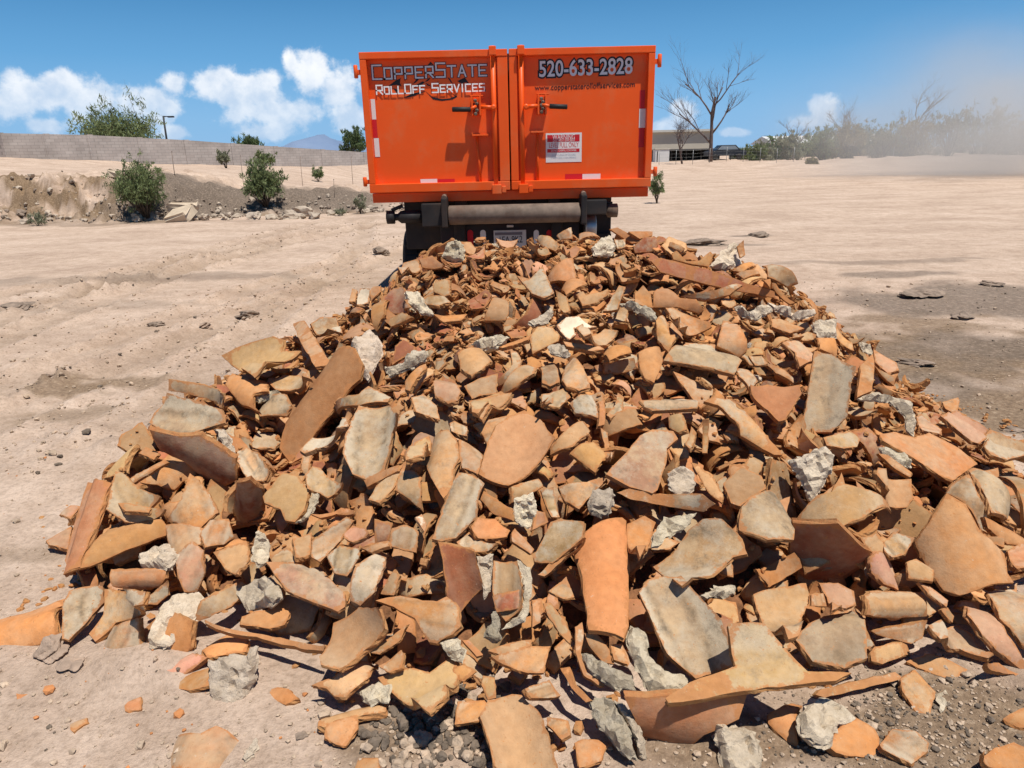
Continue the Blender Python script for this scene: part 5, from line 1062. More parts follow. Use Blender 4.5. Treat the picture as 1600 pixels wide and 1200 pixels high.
K|480,760 520,600 570,610 670,730 670,790 620,830|o|n0,55 L.06|tan-orange spear-head shard;above the crosswise grey slab
K|150,850 200,770 290,740 470,750 640,850 590,940 460,900|g|n0,55 +.12:170,810,610,890 L.07 W.8|crosswise grey-buff barrel slab;upper right of centre
K|440,260 500,190 590,110 610,150 600,210 650,240 540,290|w|m n0,35|forked white mortar clump;on the right ridge
K|610,140 650,100 660,190 630,210|o|n0,30|
K|770,260 890,260 950,290 990,370 920,390 800,330|b|n0,30|boxy brown shard;on the right ridge beyond the forked clump
K|580,290 700,235 740,260 640,300|o||
K|600,310 740,290 750,310 650,340|o||
K|720,320 830,380 810,390 720,350|o||
K|810,360 850,370 970,490 940,500|u|n-15,30|
K|590,520 620,510 680,560 800,510 830,530 720,590 640,570|w|m|
K|800,490 870,520 960,560 1090,530 1100,560 980,590 860,540|w|m|
K|820,590 880,590 1030,650 940,680 830,640|o||
K|890,740 980,720 1100,770 1080,850 1000,890 970,800|p|n0,55 +.12:930,740,1060,860|curved pink shard;left of the tall pale weathered tile
K|950,710 1050,670 1110,690 1090,720|t||
K|1080,630 1110,600 1220,610 1230,700 1130,710|w|m|
K|1110,710 1220,710 1230,830 1130,780|o||
K|1230,630 1330,740 1340,790 1280,760 1220,690|o||
K|1370,740 1440,750 1460,820 1400,800|w|m|
K|1460,780 1600,860 1620,910 1550,930 1470,860|p|n10,55|
K|1460,870 1600,950 1590,1010 1480,900|b|n0,30|
K|100,600 150,570 190,690 240,690 180,800 110,720|o|n-15,50|
K|680,820 760,820 800,870 720,880|t||
K|600,900 680,910 740,980 690,1030 620,950|o||
K|780,870 960,960 960,990 850,930|t||
"""
# ------------------------------------------------------------------ the heap of broken roof tiles
def _heap_surface():
    pts = []
    for px, py in ((0, 1000), (90, 1020), (200, 1035), (340, 1040), (480, 1085), (600, 1125), (720, 1140), (860, 1190), (1000, 1185), (1150, 1120), (1300, 1085), (1450, 1020), (1560, 1050), (1700, 1040), (85, 885), (-80, 960)):
        p = on_ground(px, py); pts.append((p[0], p[1], 0.0))
    for px, py, Y in ((665, 405, 4.7), (720, 388, 4.6), (800, 383, 4.5), (880, 375, 4.5), (1000, 372, 4.55), (1100, 398, 4.45), (1210, 430, 4.2), (1300, 505, 3.95), (1380, 570, 3.65), (1480, 660, 3.2), (1600, 725, 2.9),
                      (590, 455, 4.5), (500, 505, 4.15), (430, 530, 3.8), (350, 575, 3.45), (255, 625, 3.05), (225, 690, 2.85), (150, 775, 2.6)):
        pts.append(tuple(at(px, py, Y)))
    for x in (-.5, 0, .5, 1.0):
        k = 1-.10*abs(x)
        for Y, z in ((2.0, .26), (2.5, .50), (3.0, .70), (3.5, .88), (4.0, 1.03)): pts.append((x, Y, z*k))
    for Y, z in ((2.1, .2), (2.6, .36), (3.1, .5)): pts.append((1.5, Y, z)); pts.append((-1.05, Y+.15, z*.95))
    for p in ((-2.3, 3.4, 0), (-2.25, 4.2, 0), (-1.9, 5.2, 0), (-.9, 5.9, 0), (.4, 6.0, 0), (1.6, 5.8, 0), (2.7, 5.0, 0), (3.1, 4.0, 0), (3.2, 3.0, 0), (2.7, 2.2, 0), (-2.6, 2.6, 0), (0, 5.2, .7), (.9, 5.1, .65), (-.8, 5.1, .5)): pts.append(p)
    return np.array(pts)
_hp = _heap_surface()
def _tps(P, lam=2e-3):
    n = len(P); d = np.hypot(P[:, None, 0]-P[None, :, 0], P[:, None, 1]-P[None, :, 1])
    K = np.where(d > 0, d*d*np.log(np.maximum(d, 1e-9)), 0)+lam*np.eye(n); Q = np.c_[np.ones(n), P[:, :2]]
    A = np.zeros((n+3, n+3)); A[:n, :n] = K; A[:n, n:] = Q; A[n:, :n] = Q.T
    return np.linalg.solve(A, np.r_[P[:, 2], 0, 0, 0])
_w = _tps(_hp)
def heap_eval(x, y):
    x, y = np.asarray(x, float), np.asarray(y, float); s = x.shape; x, y = x.ravel(), y.ravel()
    d = np.hypot(x[:, None]-_hp[None, :, 0], y[:, None]-_hp[None, :, 1])
    z = np.where(d > 0, d*d*np.log(np.maximum(d, 1e-9)), 0)@_w[:-3]+_w[-3]+_w[-2]*x+_w[-1]*y
    z = z*sstep(1.35, 1.6, y)*sstep(6.1, 5.7, y)*sstep(3.3, 3.0, x)*sstep(-2.75, -2.4, x)
    return np.maximum(z, 0).reshape(s)
GX0, GY0, CELL = -2.9, 1.1, .0125
GNX, GNY = int(6.4/CELL), int(5.2/CELL)
_gx, _gy = GX0+(np.arange(GNX)+.5)*CELL, GY0+(np.arange(GNY)+.5)*CELL
TGT = heap_eval(*np.meshgrid(_gx, _gy, indexing='ij'))
def tz(x, y):
    i = np.clip(((np.asarray(x)-GX0)/CELL).astype(int), 0, GNX-1); j = np.clip(((np.asarray(y)-GY0)/CELL).astype(int), 0, GNY-1)
    return TGT[i, j]
def tnorm(x, y, h=.09):
    gx = (tz(x+h, y)-tz(x-h, y))/(2*h); gy = (tz(x, y+h)-tz(x, y-h))/(2*h); n = np.array([-gx, -gy, 1.0]); return n/np.linalg.norm(n)
def heap_hit(px, py):
    d = ray(px, py); t = np.linspace(1.0, 7.5, 1600); P = CAM+d*t[:, None]; g = P[:, 2]-tz(P[:, 0], P[:, 1])
    b = np.where(g <= 0)[0]
    return P[b[0]] if len(b) else P[np.argmin(np.where((P[:, 1] > 1.3) & (P[:, 1] < 5.2), g, 9))]

# colours of the fired clay: differences between tiles
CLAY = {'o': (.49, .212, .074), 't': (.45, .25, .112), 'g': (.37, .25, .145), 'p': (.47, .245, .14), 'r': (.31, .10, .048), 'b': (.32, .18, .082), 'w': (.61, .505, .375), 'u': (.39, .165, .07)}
CNAME = {'o': 'orange', 't': 'tan', 'g': 'grey-buff', 'p': 'pinkish', 'r': 'dark red', 'b': 'brown', 'w': 'whitish', 'u': 'brown-orange'}
def clay_material(name, edge):
    m = bpy.data.materials.new(name); m.use_nodes = True; nt = m.node_tree; L = nt.links.new
    b = nt.nodes['Principled BSDF']; b.inputs['Roughness'].default_value = .92; b.inputs['Specular IOR Level'].default_value = .18
    at_ = nt.nodes.new('ShaderNodeAttribute'); at_.attribute_name = 'clay'; at2 = nt.nodes.new('ShaderNodeAttribute'); at2.attribute_name = 'wear'
    geo = nt.nodes.new('ShaderNodeNewGeometry')
    def noise(s, d=6, r=.6):
        n = nt.nodes.new('ShaderNodeTexNoise'); n.inputs['Scale'].default_value = s; n.inputs['Detail'].default_value = d; n.inputs['Roughness'].default_value = r
        L(geo.outputs['Position'], n.inputs['Vector']); return n.outputs[0]
    def mr(v, a, b_, c, d):
        n = nt.nodes.new('ShaderNodeMapRange'); L(v, n.inputs[0])
        for i, q in enumerate((a, b_, c, d)): n.inputs[i+1].default_value = q
        return n.outputs[0]
    def mix(f, a, bb, t='MIX'):
        x_ = nt.nodes.new('ShaderNodeMix'); x_.data_type = 'RGBA'; x_.blend_type = t
        for i, v in ((0, f), (6, a), (7, bb)):
            if isinstance(v, (int, float)): x_.inputs[i].default_value = v
            elif isinstance(v, tuple): x_.inputs[i].default_value = (*v, 1)
            else: L(v, x_.inputs[i])
        return x_.outputs[2]
    col = at_.outputs['Color']
    if edge:
        col = mix(.72, col, (.43, .17, .055)); col = mix(mr(noise(26, 5, .7), .35, .65, 0, .75), col, (.40, .23, .10))
        col = mix(mr(noise(60, 4, .7), .5, .72, 0, .5), col, (.17, .08, .035))
    else:
        col = mix(mathn(nt, 'MULTIPLY', mr(noise(7, 8, .72), .42, .60, 0, .75), mathn(nt, 'ADD', .15, at2.outputs['Fac'], clamp=True)), col, (.49, .345, .20))                     # dust bloom
        ax = nt.nodes.new('ShaderNodeAttribute'); ax.attribute_name = 'across'; aa = mathn(nt, 'ABSOLUTE', ax.outputs['Fac'])
        an = mathn(nt, 'ADD', aa, mathn(nt, 'MULTIPLY', mathn(nt, 'SUBTRACT', noise(9, 7, .7), .5), .55))
        col = mix(mathn(nt, 'MULTIPLY', mr(an, .42, .62, 0, .8), at2.outputs['Fac']), col, (.50, .41, .29))   # pale weathered sides of a laid tile
        st_ = mathn(nt, 'MULTIPLY', mr(an, .22, .38, 0, 1), mr(an, .38, .54, 1, 0))
        col = mix(mathn(nt, 'MULTIPLY', mathn(nt, 'MULTIPLY', st_, at2.outputs['Fac']), mr(noise(23, 6, .75), .38, .62, .1, .8)), col, (.15, .115, .075))     # dirt line beside the flow path
        wf = mathn(nt, 'MULTIPLY', at2.outputs['Fac'], mr(noise(11, 8, .72), .46, .64, 0, .8))
        col = mix(wf, col, (.43, .35, .25)); col = mix(mathn(nt, 'MULTIPLY', at2.outputs['Fac'], mr(noise(17, 7, .75), .54, .68, 0, .7)), col, (.16, .125, .085))
        rm = nt.nodes.new('ShaderNodeAttribute'); rm.attribute_name = 'rim'
        col = mix(mr(mathn(nt, 'ADD', rm.outputs['Fac'], mathn(nt, 'MULTIPLY', mathn(nt, 'SUBTRACT', noise(34, 6, .75), .5), 1.5)), .80, .92, 0, .8), col, (.43, .18, .065))   # chipped rims show the raw clay
        col = mix(mr(noise(48, 3, .8), .655, .685, 0, .8), col, (.45, .19, .065)); col = mix(mr(noise(64, 4, .8), .66, .70, 0, .6), col, (.50, .43, .33))   # small flakes, mortar specks
        col = mix(mr(noise(80, 3, .7), .60, .72, 0, .45), col, (.22, .11, .05))
        col = mix(1.0, col, mix(mr(noise(40, 5, .6), .3, .7, 0, 1), (.86, .85, .84), (1.1, 1.1, 1.1)), 'MULTIPLY')
    L(col, b.inputs['Base Color'])
    bp = nt.nodes.new('ShaderNodeBump'); bp.inputs['Strength'].default_value = .9 if edge else .38; bp.inputs['Distance'].default_value = .006 if edge else .004
    h = mathn(nt, 'ADD', noise(75 if edge else 120, 6, .7), mathn(nt, 'MULTIPLY', noise(30, 4, .6), .8)); L(h, bp.inputs['Height']); L(bp.outputs[0], b.inputs['Normal'])
    return m
CLAYM = [clay_material('fired_clay', False), clay_material('broken_clay', True)]
MORT = bpy.data.materials.new('mortar'); MORT.use_nodes = True
def _mortar():
    nt = MORT.node_tree; L = nt.links.new; b = nt.nodes['Principled BSDF']; b.inputs['Roughness'].default_value = .97; b.inputs['Specular IOR Level'].default_value = .1
    geo = nt.nodes.new('ShaderNodeNewGeometry'); at_ = nt.nodes.new('ShaderNodeAttribute'); at_.attribute_name = 'clay'
    def noise(s, d=6, r=.65):
        n = nt.nodes.new('ShaderNodeTexNoise'); n.inputs['Scale'].default_value = s; n.inputs['Detail'].default_value = d; n.inputs['Roughness'].default_value = r; L(geo.outputs['Position'], n.inputs['Vector']); return n.outputs[0]
    r = nt.nodes.new('ShaderNodeValToRGB'); L(noise(24, 8, .72), r.inputs[0]); e = r.color_ramp.elements
    e[0].position = .36; e[0].color = (.74, .70, .64, 1); e[1].position = .62; e[1].color = (1.1, 1.1, 1.1, 1)
    mx = nt.nodes.new('ShaderNodeMix'); mx.data_type = 'RGBA'; mx.blend_type = 'MULTIPLY'; mx.inputs[0].default_value = .8; L(at_.outputs['Color'], mx.inputs[6]); L(r.outputs[0], mx.inputs[7]); L(mx.outputs[2], b.inputs['Base Color'])
    bp = nt.nodes.new('ShaderNodeBump'); bp.inputs['Strength'].default_value = 1; bp.inputs['Distance'].default_value = .012
    h = mathn(nt, 'ADD', noise(55, 8, .75), mathn(nt, 'MULTIPLY', noise(16, 5), 1.2)); L(h, bp.inputs['Height']); L(bp.outputs[0], b.inputs['Normal'])
_mortar()

def poly_area(P): x, y = P[:, 0], P[:, 1]; return .5*np.sum(x*np.roll(y, -1)-np.roll(x, -1)*y)
def rough_outline(P, step, jag, g):
    """resample a closed outline, with a broken edge's small teeth"""
    out = []
    n = len(P)
    for i in range(n):
        a, b = P[i], P[(i+1) % n]; L_ = np.linalg.norm(b-a)
        if L_ < 1e-6: continue
        k = max(1, int(round(L_/step))); d = (b-a)/L_; nr = np.array([-d[1], d[0]])
        ph = g.random()*50; amp = jag*min(1, L_/(4*step))
        for q in range(k):
            t = q/k; off = amp*(float(vnoise(np.array([ph+t*L_/step*.55]), np.array([ph*.3]))[0])*2 + .5*(g.random()-.5)) if q else amp*.3*(g.random()-.5)
            out.append(a+(b-a)*t+nr*off)
    return np.array(out)
def inside(P, Q):
    x, y = Q[:, 0][:, None], Q[:, 1][:, None]; x1, y1 = P[:, 0][None], P[:, 1][None]; x2, y2 = np.roll(P[:, 0], -1)[None], np.roll(P[:, 1], -1)[None]
    c = ((y1 > y) != (y2 > y)) & (x < (x2-x1)*(y-y1)/np.where(y2 == y1, 1e-12, y2-y1)+x1)
    return c.sum(1) % 2 == 1
def edge_dist(P, Q):
    A = P[None]; B = np.roll(P, -1, 0)[None]; q = Q[:, None]; ab = B-A; t = np.clip(((q-A)*ab).sum(-1)/np.maximum((ab**2).sum(-1), 1e-12), 0, 1)
    return np.linalg.norm(q-A-ab*t[..., None], axis=-1).min(1)
def shard_geo(P, wf, fr, thick, g, step=None, jag=None, lumpy=0.0, across=False):
    """P: outline (u,v) counter-clockwise; wf: height of the face above the frame's plane; fr=(origin,U,V,N).
    returns verts, faces, material index, smooth flags"""
    o, U, V, N = fr; ext = P.max(0)-P.min(0); size = float(ext.max())
    step = step or max(.011, size/16); jag = step*.13 if jag is None else jag
    Q = rough_outline(P, step, jag, g)
    if poly_area(Q) < 0: Q = Q[::-1]
    gs = max(size/ (11 if not lumpy else 16), .014 if not lumpy else .009); xs = np.arange(Q[:, 0].min()+gs*.5, Q[:, 0].max(), gs); ys = np.arange(Q[:, 1].min()+gs*.5, Q[:, 1].max(), gs)
    I = np.stack(np.meshgrid(xs, ys), -1).reshape(-1, 2)+g.normal(size=(len(xs)*len(ys), 2))*gs*.12 if len(xs)*len(ys) else np.zeros((0, 2))
    if len(I): I = I[inside(Q, I)]
    if len(I): I = I[edge_dist(Q, I) > gs*.45]
    n = len(Q); al = np.vstack([Q, I]) if len(I) else Q
    r = delaunay_2d_cdt([Vector(p) for p in al], [(i, (i+1) % n) for i in range(n)], [], 1, 1e-7)
    vv = np.array([(p.x, p.y) for p in r[0]]); tris = [tuple(f) for f in r[2]]; m = len(vv)
    # boundary loop in output indices
    idx = {}
    for k, src in enumerate(r[3]):
        for s_ in src: idx.setdefault(s_, k)
    loop = [idx[i] for i in range(n) if i in idx]
    w = wf(vv[:, 0], vv[:, 1]); sd = g.random()*90
    ns = fbm(vv[:, 0]*16+sd, vv[:, 1]*16, 3)
    if lumpy:
        ed = edge_dist(Q, vv); hmax = min(ext)*.5; dome = np.sqrt(np.clip(ed/max(hmax, .01), 0, 1)*(2-np.clip(ed/max(hmax, .01), 0, 1)))
        top = w+(np.minimum(dome*1.5, .85)*lumpy*min(ext)*.24)*(1+.9*ns)+.03*np.round(2.2*fbm(vv[:, 0]*13+sd, vv[:, 1]*13, 3))/2.2*dome+.012*fbm(vv[:, 0]*48+sd, vv[:, 1]*48, 3)*dome
        bot = w-thick*(.35+.65*dome)
    else:
        ed = edge_dist(Q, vv)
        chip = -.0035*np.clip(1-ed/.012, 0, 1)*(1+1.5*ns)
        top = w+.004*ns+chip; bot = w-thick+.004*fbm(vv[:, 0]*14+sd+7, vv[:, 1]*14, 2)
    def to3(uv, h): return o+uv[:, :1]*U+uv[:, 1:]*V+h[:, None]*N
    VT, VB = to3(vv, top), to3(vv, bot)
    lp = np.array(loop); cen = vv[lp].mean(0)
    out = vv[lp]-cen; out = out/np.maximum(np.linalg.norm(out, axis=1), 1e-6)[:, None]
    r1 = (g.random(len(lp))-.45)*thick*.45; r2 = (g.random(len(lp))-.45)*thick*.45
    h1 = top[lp]*.68+bot[lp]*.32; h2 = top[lp]*.34+bot[lp]*.66
    S1, S2 = to3(vv[lp]+out*r1[:, None], h1), to3(vv[lp]+out*r2[:, None], h2)
    acr = vv[:, 0]/max(np.abs(vv[:, 0]).max(), 1e-4) if across else np.zeros(m)
    rim = np.clip(1-edge_dist(Q, vv)/.03, 0, 1)
    global LAST_ACROSS, LAST_RIM; LAST_RIM = np.concatenate([rim, rim, np.ones(4*len(loop))]); LAST_ACROSS = np.concatenate([acr, acr, np.tile(acr[np.array(loop)], 4)])
    verts = np.vstack([VT, VB, VT[lp], S1, S2, VB[lp]]); k = len(lp); b0 = 2*m
    F = [t for t in tris]+[tuple(i+m for i in t[::-1]) for t in tris]; sm = [not lumpy]*(2*len(tris)); mi = [0]*(2*len(tris))
    for q in range(3):
        A, B = b0+q*k, b0+(q+1)*k
        for i in range(k):
            j = (i+1) % k; F.append((A+i, B+i, B+j, A+j)); sm.append(False); mi.append(1 if not lumpy else 0)
    return verts, F, mi, sm
def geo_mesh(name, geos, mats, origin=(0, 0, 0)):
    """geos: list of (verts,faces,mi,smooth,colour,wear)"""
    Vs, Fs, Ms, Ss, Cs, Ws = [], [], [], [], [], []; b = 0
    Ac = []; Rm = []
    for v, f, mi, sm, c, wr, *ac in geos:
        Ac.append(ac[0] if ac else np.zeros(len(v))); Rm.append(ac[1] if len(ac) > 1 else np.zeros(len(v)))
        Vs.append(v-np.array(origin)); Fs += [tuple(i+b for i in t) for t in f]; Ms += mi; Ss += sm
        Cs.append(np.tile(np.array([*c, 1.0]), (len(v), 1))); Ws.append(np.full(len(v), wr)); b += len(v)
    me = mesh_from(name, np.vstack(Vs), Fs, mats)
    me.polygons.foreach_set('material_index', Ms); me.polygons.foreach_set('use_smooth', Ss)
    a = me.attributes.new('clay', 'FLOAT_COLOR', 'POINT'); a.data.foreach_set('color', np.vstack(Cs).astype(np.float32).ravel())
    a = me.attributes.new('wear', 'FLOAT', 'POINT'); a.data.foreach_set('value', np.concatenate(Ws).astype(np.float32))
    a = me.attributes.new('across', 'FLOAT', 'POINT'); a.data.foreach_set('value', np.concatenate(Ac).astype(np.float32))
    a = me.attributes.new('rim', 'FLOAT', 'POINT'); a.data.foreach_set('value', np.concatenate(Rm).astype(np.float32)); me.update()
    return me
def azel(az, el): a, e = R(az), R(el); return np.array([math.cos(e)*math.sin(a), -math.cos(e)*math.cos(a), math.sin(e)])
TILES = {'A': (0, 900), 'B': (400, 900), 'C': (800, 900), 'D': (1200, 900), 'E': (0, 600), 'F': (400, 600), 'G': (800, 600), 'H': (1200, 600), 'I': (330, 350), 'J': (700, 350), 'K': (1000, 350)}
def parse(line):
    f = line.split('|'); t = f[0].strip(); k = 4.0
    ox, oy = (0, 0) if t == 'S' else (440, 680) if t == 'Z' else TILES[t]
    if t == 'S': k = 1.0
    if t == 'Z': k = 1600/560
    P = np.array([[ox+float(a)/k, oy+float(b)/k] for a, b in (q.split(',') for q in f[1].split())])
    d = {'P': P, 'c': f[2].strip(), 'lab': f[4].strip() if len(f) > 4 else '', 'lift': .045, 'n': None, 'bend': None, 'wear': None, 'm': False, 'th': None, 'dy': 0.0}
    for q in (f[3].split() if len(f) > 3 else []):
        if q == 'm': d['m'] = True
        elif q[0] == 'n': d['n'] = tuple(float(x) for x in q[1:].split(','))
        elif q[0] in '+-':
            a = q.split(':'); x1, y1, x2, y2 = (float(x) for x in a[1].split(',')); d['bend'] = (float(a[0]), (ox+x1/k, oy+y1/k), (ox+x2/k, oy+y2/k))
        elif q[0] == 'L': d['lift'] = float(q[1:])
        elif q[0] == 'W': d['wear'] = float(q[1:])
        elif q[0] == 'T': d['th'] = float(q[1:])
        elif q[0] == 'Y': d['dy'] = float(q[1:])
    return d
HEROES = [parse(l) for l in TRACES.strip().split('\n') if l.strip() and not l.startswith('#')]
NOSHARD = 0
for i, h in enumerate(HEROES):
    g = np.random.default_rng(1000+i); P = h['P']
    a = poly_area(P); cx, cy = P.mean(0)
    h['cxy'] = (cx, cy); h['area'] = abs(a)
    p0 = heap_hit(cx, cy); v = ray(cx, cy)
    base_n = tnorm(p0[0], p0[1])
    if h['n'] is not None: N = azel(h['n'][0]+(g.normal()*17 if 30 < h['n'][1] < 70 else 0), h['n'][1]+(g.normal()*8 if 30 < h['n'][1] < 70 else 0))
    else: N = base_n+g.normal(size=3)*.27; N[2] = max(N[2], .2)
    N = N/np.linalg.norm(N)
    lim = .30 if h['n'] is not None else .52
    for _ in range(20):
        if N@v <= -lim: break
        N = N-v*.12; N = N/np.linalg.norm(N)
    p0 = p0-v*(h['lift']+h['dy'])
    D = np.array([ray(*q) for q in P]); T = ((p0-CAM)@N)/(D@N); X = CAM+D*T[:, None]
    # frame on the face: V along the bending axis
    auto = h['bend'] is None and not h['m'] and g.random() < .8
    if auto:
        c0 = P.mean(0); an = g.random()*math.pi; e = np.array([math.cos(an), math.sin(an)])*10
        h['bend'] = (-.1 if g.random() < .5 else .1, tuple(c0-e), tuple(c0+e)); h['auto'] = True
    if h['bend']:
        s, q1, q2 = h['bend']
        X12 = []
        for q in (q1, q2): d = ray(*q); X12.append(CAM+d*(((p0-CAM)@N)/(d@N)))
        V = X12[1]-X12[0]; V = V/np.linalg.norm(V); Rb = abs(s); sg = math.copysign(1, s)
        U = np.cross(V, N); o = (X12[0]+X12[1])/2
        half = np.abs((X-o)@U).max(); Rb = max(.085+.03*g.random(), half*1.12) if h.get('auto') else (half*1.04 if Rb < .18 else half*1.12)
        wf = (lambda u, w_, Rb=Rb, sg=sg: sg*(np.sqrt(np.maximum(Rb*Rb-u*u, 1e-6))-Rb))
        sh = sg*(Rb-math.sqrt(max(Rb*Rb-half*half*.5, 1e-6)))*.6; o = o+N*sh
    else:
        U = X[1]-X[0]; U = U-N*(U@N); U = U/np.linalg.norm(U); V = np.cross(N, U); o = X.mean(0)
        kk = g.normal()*.9; wf = (lambda u, w_, kk=kk: kk*u*u*.5)
    # outline points where the rays meet the curved face
    uv = []
    for d in D:
        hgt = 0.0
        for _ in range(24):
            t = ((o+N*hgt-CAM)@N)/(d@N); x = CAM+d*t-o; u, w_ = x@U, x@V; hn = float(wf(np.array([u]), np.array([w_]))[0]); hgt = .6*hgt+.4*hn
        uv.append((u, w_))
    uv = np.array(uv)
    if poly_area(uv) < 0: uv = uv[::-1]
    h['uv'], h['wf'], h['fr'], h['g'] = uv, wf, (o, U, V, N), g
    h['size'] = float((uv.max(0)-uv.min(0)).max())
    if h['size'] > .75: print('BIG', i, h['size'], h['lab'], h['c'], h['cxy'])
# picture-space record of how far each traced shard is, so that the filling stays behind them
BW, BH = 420, 330; OBX, OBY, OBS = -40, 330, 4.0
zbuf = np.full((BW, BH), 1e9)
def raster(P, N, o):
    x0, x1 = int((P[:, 0].min()-OBX)/OBS), int((P[:, 0].max()-OBX)/OBS)+1; y0, y1 = int((P[:, 1].min()-OBY)/OBS), int((P[:, 1].max()-OBY)/OBS)+1
    for ix in range(max(x0, 0), min(x1+1, BW)):
        for iy in range(max(y0, 0), min(y1+1, BH)):
            q = np.array([[OBX+(ix+.5)*OBS, OBY+(iy+.5)*OBS]])
            if inside(P, q)[0]:
                d = ray(*q[0]); t = ((o-CAM)@N)/(d@N); zb = (d*t)@_f
                zbuf[ix, iy] = min(zbuf[ix, iy], zb)
for h in HEROES: raster(h['P'], h['fr'][3], h['fr'][0])

# ---- the filling: every bit is dropped onto what already lies there
FT = TGT-.03+.10*sstep(3.9, 4.4, _gy)[None, :]*sstep(.3, .6, TGT)
HM = np.maximum(FT-.17, 0.0)-.004
CORE = HM.copy()
def random_outline(size, g, kind):
    if kind == 'strip': k = np.array([[-.5, -.14], [.45, -.2], [.5, .12], [-.42, .2]])*size
    else:
        n = g.integers(4, 7); a = np.sort(g.random(n)*6.283+g.random()*6.28); a = np.linspace(0, 6.283, n, endpoint=False)+g.normal(size=n)*.28
        r = .5*(.62+.5*g.random(n)); k = np.stack([np.cos(a)*r*1.0, np.sin(a)*r*(.55+.4*g.random())], -1)*size
    k = k+g.normal(size=k.shape)*size*.03
    if poly_area(k) < 0: k = k[::-1]
    return k
def samples(P, wf, fr, thick):
    o, U, V, N = fr; s = CELL*.9; xs = np.arange(P[:, 0].min(), P[:, 0].max()+s, s); ys = np.arange(P[:, 1].min(), P[:, 1].max()+s, s)
    Q = np.stack(np.meshgrid(xs, ys), -1).reshape(-1, 2); k = inside(P, Q); Q = np.vstack([Q[k], P])
    w = wf(Q[:, 0], Q[:, 1]); b = Q[:, :1]*U+Q[:, 1:]*V
    return b+w[:, None]*N, b+(w-thick)[:, None]*N
def try_place(x, y, P, wf, thick, N, rot, sink):
    U = np.cross([0, 1, .01], N); U /= np.linalg.norm(U); V = np.cross(N, U); U2 = U*math.cos(rot)+V*math.sin(rot); V2 = -U*math.sin(rot)+V*math.cos(rot)
    A, B = samples(P, wf, (None, U2, V2, N), thick)
    lo, hi = (A, B) if N[2] < 0 else (B, A)
    i = ((lo[:, 0]+x-GX0)/CELL).astype(int); j = ((lo[:, 1]+y-GY0)/CELL).astype(int)
    if i.min() < 0 or j.min() < 0 or i.max() >= GNX or j.max() >= GNY: return None
    need = HM[i, j]-lo[:, 2]; z0 = np.quantile(need, .93)-sink; gap = float((z0-need).mean())
    return z0, gap, (U2, V2, N), A, B, hi
FILL = []
g0 = np.random.default_rng(77)
cells = np.argwhere(TGT > .02)
NTRY = 4700
for it in range(NTRY):
    ph = it/NTRY
    # choose the spot that is furthest below its target among a few random ones
    c = cells[g0.integers(0, len(cells), 7)]; df = FT[c[:, 0], c[:, 1]]-HM[c[:, 0], c[:, 1]]; q = c[np.argmax(df)]
    if df.max() < .03: continue
    x, y = _gx[q[0]], _gy[q[1]]
    if y > 4.9 and g0.random() < .75: continue
    near = 1.15 if y < 3.0 else .8
    size = (float(np.clip(g0.lognormal(-1.85, .36), .08, .30)) if ph < .55 else float(np.clip(g0.lognormal(-2.3, .40), .04, .18)))*near
    kind = 'strip' if g0.random() < .30 else 'flat'; size = max(size, .10+.12*g0.random()) if kind == 'strip' and g0.random() < .45 else size
    P = random_outline(size, g0, kind); thick = .019+.008*g0.random() if size > .08 else .014
    r_ = g0.random(); sg = 0 if r_ < .35 else (1 if r_ < .72 else -1); Rb = .06+.04*g0.random(); ca = g0.random()*6.28
    if kind == 'strip': ca = 0.0; sg = sg or (1 if g0.random() < .5 else -1)
    if sg:
        Rb = max(Rb, size*.56); wf = lambda u, v, Rb=Rb, sg=sg, ca=ca: sg*(np.sqrt(np.maximum(Rb*Rb-(u*math.cos(ca)+v*math.sin(ca))**2, 1e-6))-Rb)
    else: wf = lambda u, v: 0*u
    n0 = tnorm(x, y); best = None
    for k in range(5):
        N = n0+g0.normal(size=3)*(.42 if k < 3 else .9); N /= np.linalg.norm(N)
        if N[2] < .15: continue
        xx, yy = x+g0.normal()*.03, y+g0.normal()*.03; r = try_place(xx, yy, P, wf, thick, N, g0.random()*6.28, .006)
        if r is None: continue
        top = (r[5][:, 2]+r[0]); over = (top-tz(r[5][:, 0]+xx, r[5][:, 1]+yy)).max()
        if over > .06+.08*float(y > 4.0): continue
        s = r[1]+max(over, 0)*.4+.01*g0.random()
        if best is None or s < best[0]: best = (s, xx, yy, r)
    if best is None: continue
    _, xx, yy, (z0, gap, (U2, V2, N), A, B, hi) = best; o = np.array([xx, yy, z0])
    W3 = np.vstack([A, B])+o; px, py, dz = project(W3)
    ix = ((px-OBX)/OBS).astype(int); iy = ((py-OBY)/OBS).astype(int); ok = (ix >= 0) & (iy >= 0) & (ix < BW) & (iy < BH)
    front = dz[ok] < zbuf[ix[ok], iy[ok]]-.0
    hid = zbuf[ix[ok], iy[ok]] < 1e8
    if (front & hid).sum() > .05*len(dz): continue
    i = ((hi[:, 0]+xx-GX0)/CELL).astype(int); j = ((hi[:, 1]+yy-GY0)/CELL).astype(int)
    np.maximum.at(HM, (i, j), hi[:, 2]+z0)
    vis = (ok.sum()-(hid).sum())/max(len(dz), 1)
    c = g0.choice(list('oooottttttuubbggprr'))
    mort = g0.random() < .02 and size < .12
    FILL.append(dict(P=P, wf=wf, fr=(o, U2, V2, N), th=thick, size=size, c='w' if mort else str(c), m=mort, sg=sg, kind=kind, seed=it, pc=(float(np.mean(px)), float(np.mean(py))), ext=(float(np.ptp(px)), float(np.ptp(py))), dz=float(dz.mean()), vis=vis, order=it))
print('filling pieces', len(FILL), 'traced', len(HEROES))
